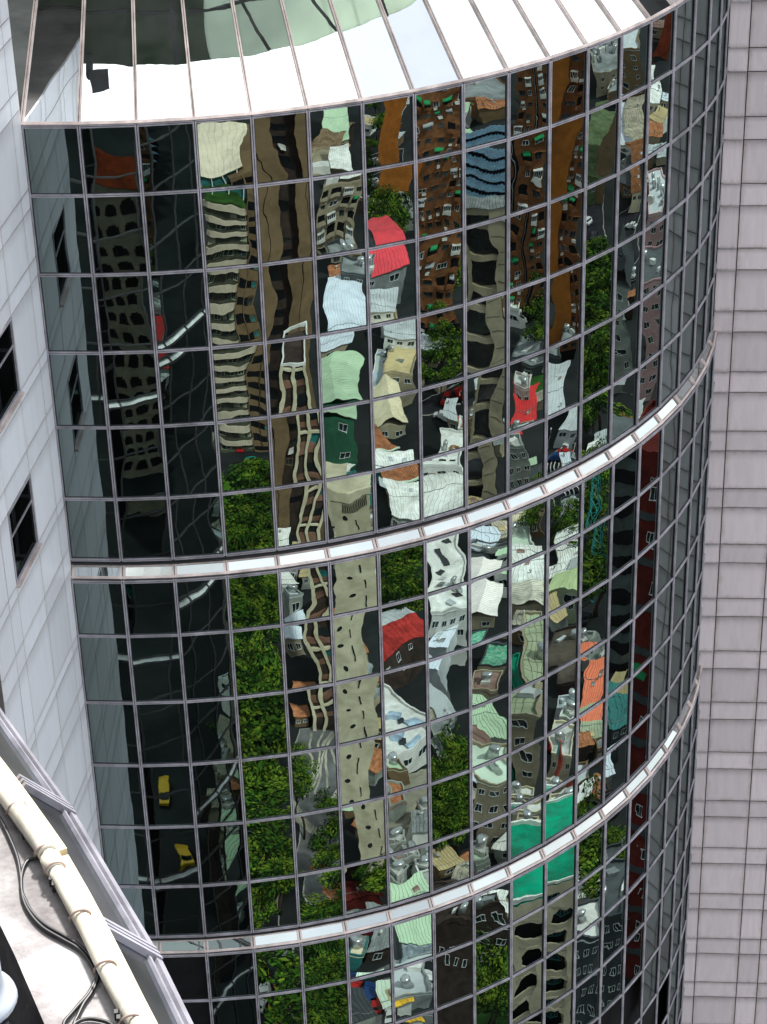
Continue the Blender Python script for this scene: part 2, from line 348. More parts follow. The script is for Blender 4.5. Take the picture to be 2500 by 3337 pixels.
# upper deck that overhangs the skirt
deck = thing('upper_deck', 'overhanging round upper deck of the tower mirrored in the sloping glass skirt', 'building', (0, 0, H - 0.4686 * RB))
RD = 1.088 * RB; n = 64; RI = 0.62 * RB
P = lambda r, a, z: Vector((r * math.sin(a), -r * math.cos(a), z))
CAN = bpy.data.materials.new('frosted green glass'); CAN.use_nodes = True; t = CAN.node_tree
tr_ = N(t, 'ShaderNodeBsdfTranslucent'); tr_.inputs['Color'].default_value = (0.62, 0.70, 0.61, 1); pb = t.nodes['Principled BSDF']; pb.inputs['Base Color'].default_value = (0.42, 0.47, 0.42, 1); pb.inputs['Roughness'].default_value = 0.3
nz = N(t, 'ShaderNodeTexNoise', i_Scale=0.9, i_Detail=5.0); mrr = N(t, 'ShaderNodeMapRange'); mrr.inputs['To Min'].default_value = 0.15; mrr.inputs['To Max'].default_value = 0.55
tcc = N(t, 'ShaderNodeTexCoord'); lk(t, tcc.outputs['Object'], nz.inputs['Vector']); lk(t, nz.outputs['Fac'], mrr.inputs['Value'])
ms = N(t, 'ShaderNodeMixShader'); lk(t, mrr.outputs['Result'], ms.inputs[0]); lk(t, tr_.outputs[0], ms.inputs[1]); lk(t, pb.outputs[0], ms.inputs[2]); lk(t, ms.outputs[0], t.nodes['Material Output'].inputs['Surface'])
SOL = CAN.copy(); SOL.name = 'smoked green glass'
for q in SOL.node_tree.nodes:
    if q.type == 'BSDF_TRANSLUCENT': q.inputs['Color'].default_value = (0.13, 0.17, 0.12, 1)
    if q.type == 'BSDF_PRINCIPLED': q.inputs['Base Color'].default_value = (0.06, 0.08, 0.06, 1)
b2 = MB()
for k in range(n):
    a0, a1 = 2 * math.pi * k / n, 2 * math.pi * (k + 1) / n
    b = MB(); b.hexa([P(RI, a0, 0), P(RD, a0, 0), P(RD, a1, 0), P(RI, a1, 0), P(RI, a0, .05), P(RD, a0, .05), P(RD, a1, .05), P(RI, a1, .05)])
    am = (a0 + a1) / 2; glassy = 0.07 < am < math.pi * 0.9
    b.build('canopy_pane', CAN if glassy else SOL, deck)
    if k % 3 == 0: b2.bar(P(RI, a0, -.10), P(RD - .05, a0, -.10), .14, .18)
    for rr_ in (RD * .92, RD * .78): b2.bar(P(rr_, a0, -.06), P(rr_, a1, -.06), .07, .10)
for k in range(7):
    a0 = 0.12 + k * 0.16; b2.bar(P(RD * .78, a0, -.16), P(RD - .1, a0 + .12, -.16), .09, .1)
b2.build('canopy_beam', mat('canopy beam', (0.06, 0.07, 0.07), 0.5), deck)
b = MB()
for k in range(n):
    a0, a1 = 2 * math.pi * k / n, 2 * math.pi * (k + 1) / n
    b.face([P(RI, a0, -.4), P(RI, a1, -.4), P(RI, a1, 12), P(RI, a0, 12)])
b.build('deck_drum', CLR, deck)

# ================================================================== CLAD WINGS
unit = MB(); unit.box(-0.5, 0.5, -0.5, 0.5, -0.5, 0.5)
pan_l = unit.mesh('wall_panel', CLL); pan_r = unit.mesh('wall_panel', CLR)
def wing(root, origin, ang, sign, cols, levels, me, ztop, zbot, thick, wins=(), core=None, g=0.009):
    """flat clad wall: local X along the wall, local -Y the outward face"""
    root.location = (origin.x, origin.y, 0); root.rotation_euler = (0, 0, ang)
    L0, L1 = cols[0], cols[-1]
    b = MB(); b.box(min(L0, L1), max(L0, L1), 0.05, thick, 0, ztop + 1.5); b.build('wall_core', core or DARK, root)
    for i in range(len(cols) - 1):
        x0, x1 = sorted((cols[i], cols[i + 1]))
        for j in range(len(levels) - 1):
            z1, z0 = levels[j], levels[j + 1]
            if (i, j) in wins:
                continue
            zz1, zz0 = z1, z0
            if (i, j - 1) in wins: zz1 = z1 - 0.0
            place('wall_panel', me, root, ((x0 + x1) / 2, 0.03 + rnd.uniform(-.004, .004), (zz0 + zz1) / 2), (rnd.gauss(0, .0015), 0, rnd.gauss(0, .0015)), (x1 - x0 - 2 * g, 0.06, zz1 - zz0 - 2 * g))
A_L = -0.2368
lw = thing('left_wing', 'pale metal clad wall with square dark windows on the left of the curved glass', 'building')
def levels_from(z0, pitch, tall, n, up):
    L = []
    for q in range(-up, n):
        t = z0 - pitch * q; L += [t, t - tall]
    return L
FL = 0.24640
# floors: tall panel / short panel twice per storey; the window takes one tall panel and a little of its neighbours
lev = []
q = -4
while True:
    t = -1.7825 - FL / 2 * q
    if t < -3.35: break
    if q % 2 == 0: lev += [t, t - 0.1165]          # window rows (tall)
    else: lev += [t - 0.012, t - 0.012 - 0.0735]
    q += 1
lev = [H + RB * v for v in sorted(lev, reverse=True)]
colsL = [-RB * v for v in (0.0005, 0.040, 0.1443, 0.2611, 0.302, 0.366)]
wins = set()
for j in range(len(lev) - 1):
    if abs((lev[j] - lev[j + 1]) / RB - 0.1165) < 1e-3 and lev[j] > H - 1.6 * RB: wins.add((2, j))
# local +X must point back towards the bay so that local -Y faces it
P0 = rad(0, RB); dL = Vector((math.sin(A_L), -math.cos(A_L), 0))
angL = math.atan2(-dL.y, -dL.x)
wing(lw, P0, angL, 1, colsL, lev, pan_l, H - 0.47 * RB, 0, 4.5, wins, core=mat('grey joint', (0.14, 0.13, 0.13), .8))
z_hi = H - 0.478 * RB
ztop0 = lev[0]
for i in range(len(colsL) - 1):                    # panels above the top listed joint
    x0, x1 = sorted((colsL[i], colsL[i + 1])); zt = ztop0; j = 0
    while zt < z_hi:
        hgt = (0.0735 if j % 4 == 1 else 0.1165 if j % 4 == 3 else 0.0282) * RB
        place('wall_panel', pan_l, lw, ((x0 + x1) / 2, 0.03, zt + hgt / 2), (0, 0, 0), (x1 - x0 - .022, 0.06, hgt - .022)); zt += hgt; j += 1
# windows of the left wing
wx0, wx1 = sorted((colsL[2], colsL[3])); ww = wx1 - wx0; wh = 0.1165 * RB
b = MB(); fr = 0.06
b.box(-ww / 2, -ww / 2 + fr, -0.02, 0.16, -wh / 2, wh / 2); b.box(ww / 2 - fr, ww / 2, -0.02, 0.16, -wh / 2, wh / 2)
b.box(-ww / 2 + fr, ww / 2 - fr, -0.02, 0.16, -wh / 2, -wh / 2 + fr); b.box(-ww / 2 + fr, ww / 2 - fr, -0.02, 0.16, wh / 2 - fr, wh / 2)
wf_me = b.mesh('window', ALU)
b = MB(); b.box(-ww / 2 + fr, ww / 2 - fr, 0.02, 0.04, -wh / 2 + fr, wh / 2 - fr); wp_me = b.mesh('pane', GLB)
b = MB(); b.box(-ww / 2 + fr, ww / 2 - fr, 0.0, 0.019, wh * 0.12, wh * 0.12 + 0.05); wb_me = b.mesh('glazing_bar', ALU)
b = MB(); b.box(-ww / 2 - .02, ww / 2 + .02, -0.09, 0.02, -wh / 2 - 0.05, -wh / 2); ws_me = b.mesh('sill', ALP)
for (i, j) in sorted(wins):
    zc = (lev[j] + lev[j + 1]) / 2
    f = place('window', wf_me, lw, ((wx0 + wx1) / 2, 0.0, zc)); place('pane', wp_me, f); place('glazing_bar', wb_me, f); place('sill', ws_me, f)
# right wing
A_R = -0.1692
rw = thing('right_wing', 'weathered grey panel wall without windows on the right behind the glass curve', 'building')
lv = []
for q in range(-3, 25): lv += [-1.1713 - 0.1251 * q, -1.1713 - 0.1251 * q - 0.0822]
lv = [H + RB * v for v in lv]
colsR = [RB * v for v in (-0.0365, 0.0, 0.0925, 0.1375, 0.24, 0.335)]
wing(rw, Vector((0.9951 * RB, -0.2919 * RB, 0)), A_R, 1, colsR, lv, pan_r, H - 0.47 * RB, 0, 4.5, g=0.013)
# little cover strips at the joints of the narrow column next to the glass
b = MB()
for z in lv: b.box(colsR[0] + 0.05, colsR[1] - 0.02, -0.022, 0.0, z - 0.012, z + 0.012)
b.build('joint_strip', mat('joint metal', (0.55, 0.53, 0.54), 0.35, 0.4), rw)
# ================================================================== THE BAY UNDER THE CAMERA, WITH ITS LEDGE
C2 = Vector((-0.97022 * RB, -3.88308 * RB, 0.0)); DF = math.radians(3.268)
def p2(a, rho, z): return Vector((C2.x + rho * RB * math.cos(a), C2.y + rho * RB * math.sin(a), z))
A0 = math.radians(21.306)                        # one facet vertex sits here
near = thing('near_glass_bay', 'near glass bay with a sloping grey glass rim at the bottom left corner', 'building')
zo = H - 0.32374 * RB; zi_ = H - 0.3110 * RB; ro, ri = 1.0012, 0.9900
facets = range(-26, 22)
bands = [-2.523, -3.270, -4.017, -4.763, -1.775, -1.03]
bz = sorted([H + RB * v for v in bands], reverse=True)
edges = [zo] + bz + [0.0]
for e in range(len(edges) - 1):
    zt, zb = edges[e] - (0.33 if e else 0.0), edges[e + 1]
    b = MB(); b2 = MB(); b3 = MB()
    step = 2 if e > 0 else 1
    for f in range(-26, 22, 2):
        a0, a1 = A0 + DF * f, A0 + DF * (f + 2); c0, c1 = p2(a0, 0.9985, 0), p2(a1, 0.9985, 0)
        b.face([(c0.x, c0.y, zb), (c1.x, c1.y, zb), (c1.x, c1.y, zt), (c0.x, c0.y, zt)])
        q = p2(a0, 1.0, 0); b2.box(-0.06, 0.02, -0.04, 0.04, zb, zt, 0, Matrix.Translation((q.x, q.y, 0)) @ Matrix.Rotation(a0, 4, 'Z'))
        nrow = max(1, int((zt - zb) / 1.84))
        if zt - zb < 30:
            for r in range(1, nrow + 1):
                z = zt - (zt - zb) / nrow * r
                m0, m1 = p2(a0, 1.0, z), p2(a1, 1.0, z); b2.bar(m0, m1, 0.06, 0.06)
        if e < len(edges) - 2:
            i0, i1 = p2(a0, 0.985, zb), p2(a1, 0.985, zb); o0, o1 = p2(a0, 1.004, zb - 0.33), p2(a1, 1.004, zb - 0.33)
            b3.face([o0, o1, i1, i0])
            b2.bar(o0, i0, 0.09, 0.09); b2.bar(o0, o1, 0.08, 0.08)
    b.build('glass_skin', GLN, near); b2.build('mullion_grid', mat('dull aluminium', (0.06, 0.055, 0.06), 0.5, 0.3), near)
    if b3.v: b3.build('glass_band', mat('pale glass band', (0.62, 0.66, 0.64), 0.25, 0.0, scale=1.5), near)
# sloping rim
for f in range(-10, 8):
    a0, a1 = A0 + DF * f, A0 + DF * (f + 1)
    o0, o1, i0, i1 = p2(a0, ro, zo), p2(a1, ro, zo), p2(a0, ri, zi_), p2(a1, ri, zi_)
    nrm = (o1 - o0).cross(i0 - o0).normalized(); mid = (o0 + o1) / 2
    b = MB(); b.face([o0 - mid, o1 - mid, i1 - mid, i0 - mid]); b.build('rim_pane', GLL, near, mid, (rnd.gauss(0, .01), rnd.gauss(0, .01), 0))
    b = MB(); s_ = (i0 - o0).normalized(); t_ = (o1 - o0).normalized()
    b.bar(o0 + nrm * 0.005 + s_ * 0.012, o1 + nrm * 0.005 + s_ * 0.012, 0.030, 0.03, 0, nrm)
    b.bar(o0 + nrm * 0.005 + s_ * 0.052, o1 + nrm * 0.005 + s_ * 0.052, 0.012, 0.02, 0, nrm)
    b.bar(o0 + nrm * 0.012, i0 + nrm * 0.012, 0.014, 0.026, 0, nrm); b.bar(o0 + nrm * 0.012 + t_ * 0.026, i0 + nrm * 0.012 + t_ * 0.026, 0.016, 0.026, 0, nrm)
    b.bar(o0 + nrm * 0.012 - t_ * 0.026, i0 + nrm * 0.012 - t_ * 0.026, 0.016, 0.026, 0, nrm)
    b.build('rim_frame', mat('rim aluminium', (0.34, 0.335, 0.385), 0.4, 0.2, scale=4), near)
# stained concrete kerb, gutter and upper wall behind the camera
CONC = mat('stained concrete', (0.44, 0.43, 0.43), 0.85, var=0.1, scale=3.4, dirt=(0.14, 0.12, 0.125), bump=0.35)
rk0, rk1 = 0.9714, 0.9899; zk = zi_ - 0.01
for f in range(-12, 10, 2):
    b = MB()
    for s_ in range(4):
        a0 = A0 + DF * (f + s_ / 2) + (0.0006 if s_ == 0 else 0); a1 = A0 + DF * (f + (s_ + 1) / 2) - (0.0006 if s_ == 3 else 0)
        P = [p2(a0, rk0, zk - .9), p2(a0, rk1, zk - .9), p2(a1, rk1, zk - .9), p2(a1, rk0, zk - .9), p2(a0, rk0, zk), p2(a0, rk1, zk), p2(a1, rk1, zk), p2(a1, rk0, zk)]
        mid0 = p2(A0 + DF * (f + 1), 0.98, zk); b.hexa([p - mid0 for p in P])
    b.build('kerb_stone', CONC, near, mid0)
b = MB(); b2 = MB()
for f in range(-26, 22):
    a0, a1 = A0 + DF * f, A0 + DF * (f + 1)
    b.face([p2(a0, 0.90, zk - .6), p2(a0, 0.975, zk - .6), p2(a1, 0.975, zk - .6), p2(a1, 0.90, zk - .6)])
    b2.face([p2(a0, 0.938, zk - .6), p2(a1, 0.938, zk - .6), p2(a1, 0.938, H + 14), p2(a0, 0.938, H + 14)])
b.build('gutter', mat('black gutter', (0.03, 0.03, 0.035), 0.8), near); b2.build('upper_wall', mat('grey upper wall', (0.20, 0.21, 0.23), 0.5), near)
b = MB(); zsh = H - 0.28 * RB
for f in range(-26, 22):
    a0, a1 = A0 + DF * f, A0 + DF * (f + 1); b.hexa([p2(a0, .939, zsh - .3), p2(a0, .9600, zsh - .3), p2(a1, .9600, zsh - .3), p2(a1, .939, zsh - .3), p2(a0, .939, zsh), p2(a0, .9600, zsh), p2(a1, .9600, zsh), p2(a1, .939, zsh)])
b.build('dark_shelf', mat('black shelf', (0.025, 0.025, 0.03), 0.8), near)

# pixel measured paths of the things lying on the kerb, as (angle deg, radius) round the bay axis
zs = H - 0.3112 * RB
CREAM = mat('cream plastic', (0.62, 0.51, 0.31), 0.5, var=0.14, scale=9, dirt=(0.44, 0.34, 0.19)); CREAMW = mat('white plastic', (0.66, 0.63, 0.54), 0.4, var=0.12, scale=9, dirt=(0.5, 0.46, 0.36))
def arc(pts, dr=0.0, z=0.0): return [p2(math.radians(a), r + dr, zs + z) for a, r in pts]
def lerp_path(pts, n):
    o = []
    for (a0, r0), (a1, r1) in zip(pts[:-1], pts[1:]):
        for i in range(n): o.append((a0 + (a1 - a0) * i / n, r0 + (r1 - r0) * i / n))
    return o + [pts[-1]]
duct = thing('cable_duct', 'cream cable duct with a strapped white tube running along the concrete kerb', 'duct')
trunk = [(24.5, .9859), (22.45, .9862), (21.0, .9876), (19.75, .98885), (19.36, .98885), (18.5, .98905), (17.4, .9891), (16.4, .9893), (15.2, .9900), (13.5, .9905)]
for i, (s_, e) in enumerate(((0, 4), (4, 10))):
    b = MB(); P = lerp_path(trunk[s_:e], 4) if i else lerp_path(trunk[s_:e + 0] + [(19.45, .98915)], 4)
    for (q0, q1) in zip(P[:-1], P[1:]):
        w0 = 0.0018
        a = [p2(math.radians(q0[0]), q0[1] - w0, zs), p2(math.radians(q0[0]), q0[1] + w0, zs), p2(math.radians(q1[0]), q1[1] + w0, zs), p2(math.radians(q1[0]), q1[1] - w0, zs)]
        b.hexa(a + [v + Vector((0, 0, 0.055 - 0.008 * i)) for v in a])
    b.build('trunking', CREAM, duct)
b = MB()
tube_p = [(24.5, .98475), (22.4, .9848), (20.9, .9854), (20.2, .9861), (19.75, .98665), (19.5, .9868)]
b.tube(arc(lerp_path(tube_p, 4), 0, .045), 0.034, 12)
b.build('white_tube', CREAMW, duct)
b = MB(); tube_q = [(19.12, .9866), (18.5, .98665), (17.9, .9868), (17.3, .9867), (16.8, .9868), (16.1, .9874), (15.0, .9880), (13.5, .9885)]
b.tube(arc(lerp_path(tube_q, 4), 0, .04), 0.029, 12); b.build('white_tube', CREAMW, duct)
b = MB(); b.tube(arc([(19.5, .9868), (19.44, .9868)], 0, .044), 0.026, 12); b.tube(arc([(19.40, .9868), (19.2, .9867), (19.13, .9867)], 0, .044), [0.036, 0.037, 0.030], 12); b.build('coupling', CREAMW, duct)
for a in (20.566, 19.543, 19.146, 18.127, 17.106, 16.096):
    b = MB(); rr_ = .98635 if a < 20 else .9857
    b.tube([p2(math.radians(a), rr_ + .0024 * math.cos(t) , zs + .042 + .034 * math.sin(t)) for t in [math.pi * i / 8 for i in range(9)]], 0.0045, 6)
    b.build('strap', mat('brown strap', (0.45, 0.33, 0.28), 0.6), duct)
for a in (20.1, 19.02, 18.9, 16.35, 16.25):
    b = MB(); q = p2(math.radians(a), .98455 if a > 20 else .98475, zs + .035); b.box(-.006, .006, -.009, .009, -.02, .012, 0, Matrix.Translation(q)); b.build('duct_screw', GASK, duct)
CAB = mat('black cable rubber', (0.018, 0.018, 0.022), 0.45)
cabs = [('long black cable curving down the stained kerb from the corner', [(22., .9818), (20.965, 0.98174), (20.699, 0.98208), (20.333, 0.98185), (19.837, 0.98121), (19.41, 0.97977), (19.004, 0.97805), (18.673, 0.97791), (18.339, 0.97904), (18.023, 0.98167), (17.779, 0.98379), (17.521, 0.98468), (17.262, 0.98485), (17.17, 0.98451), (16.947, 0.98171), (16.722, 0.97731), (16.553, 0.97461), (16.293, 0.975)]),
        ('black cable leaving the cream duct coupling in a loop', [(19.62, .9858), (19.686, 0.98516), (19.673, 0.98269), (19.477, 0.98043), (19.183, 0.9787), (18.95, 0.97835), (18.70, 0.97845), (18.39, 0.9797), (18.06, 0.9825), (17.806, 0.98445), (17.548, 0.9854), (17.277, 0.98551), (17.121, 0.98448), (16.934, 0.98219), (16.815, 0.98022), (16.633, 0.97796), (16.482, 0.97642), (16.15, 0.9757)]),
        ('short black cable loop at the very bottom of the kerb', [(16.2, .9752), (16.467, 0.97608), (16.541, 0.97778), (16.535, 0.97964), (16.468, 0.98147), (16.366, 0.98312), (16.175, 0.98458)])]
def smooth(P, n=5):
    o = []
    for i in range(len(P) - 1):
        a, b_, c, d = P[max(i - 1, 0)], P[i], P[i + 1], P[min(i + 2, len(P) - 1)]
        for k in range(n):
            t = k / n; o.append(0.5 * ((2 * b_) + (c - a) * t + (2 * a - 5 * b_ + 4 * c - d) * t * t + (3 * b_ - a - 3 * c + d) * t ** 3))
    return o + [P[-1]]
for lab, P in cabs:
    b = MB(); b.tube(smooth(arc(P, 0, 0.004)), 0.0065, 8); tag(b.build('cable', CAB), lab, 'cable', 'black cables on the kerb')
bk = thing('white_bucket', 'white round bucket with a flared lip at the left bottom edge', 'bucket', (-0.7427, -54.4701, H - 0.28 * RB + 0.001))
b = MB(); b.lathe([(0.0, 0), (.126, 0), (.131, .010), (.128, .022), (.116, .036), (.102, .05), (.096, .075), (.092, 2.3), (.08, 2.32), (0, 2.32)], 32); b.build('bucket_body', mat('bluish white enamel', (0.40, 0.44, 0.50), 0.35, var=0.1), bk)

# ================================================================== THE TOWN THE GLASS MIRRORS
T={'t3': (44.7, -310.0, 171.5, 7.4, 26.7, 49.3), 't3side': (51.0, -308.3, 170.5, 5.6, 25.8, 50.7), 'pav3': (46.5, -311.5, 171.3, 8.0, 14.7, 54.4), 'b4': (90.2, -265.4, 160.7, 12.3, 12.0, 78.4), 'b4l': (84.5, -263.4, 161.5, 4.5, 12.0, 79.4), 'b4r': (92.7, -262.2, 160.0, 5.3, 12.0, 79.4), 'f4': (75.1, -216.5, 160.2, 4.5, 12.5, 56.7), 'w5': (90.0, -165.8, 150.1, 5.5, 9.9, 61.2), 'm5': (148.1, -263.4, 149.8, 7.6, 18.0, 12.3), 'c5': (136.4, -252.7, 150.7, 3.4, 8.0, 24.6), 'br5': (164.7, -297.1, 150.2, 8.0, 21.8, 6.1), 'apt5': (187.2, -333.8, 150.1, 10.0, 24.0, 18.6), 'mg5': (220.2, -389.2, 149.9, 11.6, 22.7, 5.7), 'fan5': (211.9, -385.0, 150.6, 8.4, 24.1, 4.0), 'tk5': (176.3, -313.3, 149.9, 6.5, 9.2, 10.5), 'te5': (140.8, -248.5, 149.6, 4.8, 10.2, 4.4), 'g5a': (83.9, -156.1, 150.3, 2.1, 4.6, 1.8), 'can5': (82.3, -147.7, 149.4, 2.5, 3.5, 2.4), 'st5': (89.4, -164.3, 150.1, 6.2, 2.6, 2.8), 'slab6': (265.2, -315.6, 139.2, 6.6, 12.0, 33.8), 'pink6': (233.6, -279.7, 139.2, 7.7, 28.9, 7.3), 'gr6': (225.5, -277.4, 139.9, 4.0, 9.1, 10.4), 'wh6': (218.4, -264.1, 139.4, 8.2, 10.0, 8.4), 'tan6': (208.0, -250.4, 139.3, 7.4, 24.7, 5.1), 'bg6': (204.9, -252.7, 139.9, 5.7, 18.0, 2.9), 'hip6': (200.3, -241.1, 139.2, 5.9, 12.3, 2.8), 'tc6': (189.1, -232.7, 139.8, 6.9, 12.8, 4.0), 'w6': (177.2, -216.5, 139.5, 9.1, 11.1, 6.6), 'red6': (150.1, -184.3, 139.4, 8.3, 12.4, 5.6), 'wb6': (136.2, -168.5, 139.5, 7.0, 17.3, 4.7), 'mint6': (111.6, -138.2, 139.2, 5.2, 9.2, 4.7), 'yel6': (102.8, -131.2, 139.8, 1.7, 1.1, 2.1), 'grf6': (103.9, -130.9, 139.5, 5.4, 9.7, 1.4), 'apt7': (272.3, -230.5, 129.1, 12.0, 12.0, 53.4), 'w7a': (222.9, -189.9, 129.0, 8.6, 14.7, 5.1), 'w7b': (212.7, -181.5, 129.0, 8.7, 16.4, 1.9), 'big7': (185.1, -159.6, 129.0, 7.7, 22.1, 7.5), 'sh7': (180.2, -157.7, 129.4, 3.8, 7.0, 3.9), 'al7a': (170.7, -146.2, 128.7, 4.4, 12.3, 3.2), 'al7b': (168.4, -148.6, 129.5, 2.7, 15.7, 3.2), 'dk7': (114.9, -102.3, 128.9, 7.0, 4.6, 24.9), 'fl8': (403.4, -230.3, 118.7, 12.7, 18.8, 4.1), 'blue8': (335.8, -193.6, 118.7, 12.1, 56.9, 12.1), 'fr8': (246.2, -144.6, 118.7, 7.8, 5.2, 51.9), 'a8': (230.2, -137.8, 119.0, 3.4, 8.5, 2.5), 'b8': (236.9, -136.7, 118.2, 3.9, 5.2, 1.5), 'd8': (228.0, -133.4, 118.5, 6.4, 6.5, 1.7), 'p8': (214.5, -127.2, 118.7, 6.4, 10.3, 2.9), 'pool8': (205.5, -122.4, 118.7, 4.6, 5.8, 1.6), 'br8': (196.9, -118.1, 118.8, 4.5, 7.0, 1.6), 'mi8': (188.6, -112.8, 118.6, 5.3, 7.4, 2.6), 'mj8': (168.1, -101.6, 118.6, 5.7, 6.5, 13.3), 'gr8': (244.1, -142.8, 118.6, 8.1, 1.2, 1.0), 'dk8': (146.5, -90.6, 118.8, 4.3, 2.9, 11.9), 'apt9': (338.4, -123.2, 108.5, 11.5, 12.0, 55.1), 'ki9': (334.9, -125.3, 108.9, 2.3, 6.9, 3.9), 'dr9': (314.8, -115.3, 108.5, 6.5, 12.2, 2.9), 'bk9': (291.3, -110.1, 108.9, 4.0, 5.5, 9.5), 'red9': (285.3, -107.2, 108.7, 5.5, 9.1, 5.2), 'gf9': (267.4, -101.2, 108.7, 4.9, 3.5, 12.7), 'cr9': (256.8, -96.7, 108.6, 4.6, 5.2, 2.5), 'mw9': (249.1, -93.7, 108.5, 5.3, 7.5, 2.7), 'wc9': (240.7, -90.1, 108.3, 6.6, 9.4, 2.4), 'be9': (233.8, -87.9, 108.3, 6.4, 6.4, 1.7), 'sage9': (193.3, -73.4, 108.1, 3.9, 25.5, 12.1), 'gs9': (195.5, -77.3, 108.8, 1.6, 26.6, 3.0), 'court9': (141.8, -57.5, 108.3, 4.5, 14.4, 27.5), 'court10': (151.8, -32.2, 98.0, 4.2, 14.8, 26.7), 'wp9': (188.0, -72.9, 108.4, 5.9, 2.5, 2.3), 'wp10': (197.6, -39.7, 98.2, 5.1, 2.4, 2.7), 'or10': (331.9, -61.6, 98.6, 5.3, 12.0, 63.3), 'win10': (336.6, -57.0, 97.8, 5.2, 12.0, 63.7), 'lg10': (296.1, -52.9, 98.1, 5.4, 26.0, 5.6), 'sh10': (324.7, -58.2, 98.3, 3.2, 7.2, 2.1), 'wr10': (257.5, -47.4, 98.1, 5.5, 4.8, 4.2), 'lgn10': (245.2, -45.4, 98.0, 4.8, 5.5, 5.0), 'gd10': (267.9, -49.3, 98.1, 6.6, 10.5, 4.0), 'bq10': (226.1, -43.3, 98.1, 5.7, 13.6, 2.1), 'pw10': (218.1, -42.2, 98.1, 5.5, 4.4, 2.6), 'cn10': (204.0, -40.2, 98.1, 5.2, 7.4, 4.8), 'm11a': (478.5, 3.4, 88.2, 11.1, 30.2, 8.1), 'ol11': (411.7, 0.2, 88.3, 6.3, 44.3, 6.0), 'pk11': (412.2, 4.0, 87.8, 4.1, 12.1, 23.5), 'or11': (219.4, -5.0, 88.2, 3.9, 11.2, 3.0), 'sg11': (214.1, -5.1, 88.2, 4.0, 4.9, 2.9), 'ds11': (188.0, -5.4, 88.0, 5.1, 2.3, 5.1), 'tt11': (186.0, -5.6, 88.0, 4.0, 2.2, 1.8), 'wc11': (181.7, -5.8, 88.0, 4.6, 4.4, 1.8), 'wd11': (156.2, -6.6, 88.0, 4.1, 6.8, 16.3), 'gb12': (467.1, 84.5, 78.2, 8.9, 25.0, 13.9), 'wh12': (425.8, 73.4, 78.5, 3.3, 26.5, 4.4), 'bw12': (424.0, 76.8, 78.1, 4.3, 28.7, 5.2), 'cr12': (402.2, 71.4, 78.2, 4.5, 17.3, 5.9), 'sg12': (309.5, 50.4, 78.4, 4.1, 20.0, 24.2), 'gl12': (225.0, 34.2, 78.2, 5.9, 1.6, 39.8), 'dg12': (208.3, 30.4, 78.2, 4.2, 8.3, 5.7), 'bl12': (157.1, 20.2, 78.1, 4.0, 11.0, 16.3), 'wr12': (183.4, 26.3, 77.9, 2.5, 3.6, 1.4), 'rb13': (472.5, 174.1, 68.3, 6.0, 12.0, 19.6), 'ww13': (429.9, 153.6, 68.7, 3.4, 22.3, 5.4), 'pk13': (351.5, 124.2, 68.5, 6.1, 23.2, 12.1), 'pb13': (297.9, 103.3, 68.5, 6.5, 18.2, 23.1), 'rr13': (156.8, 47.8, 68.4, 4.5, 4.7, 72.1)}
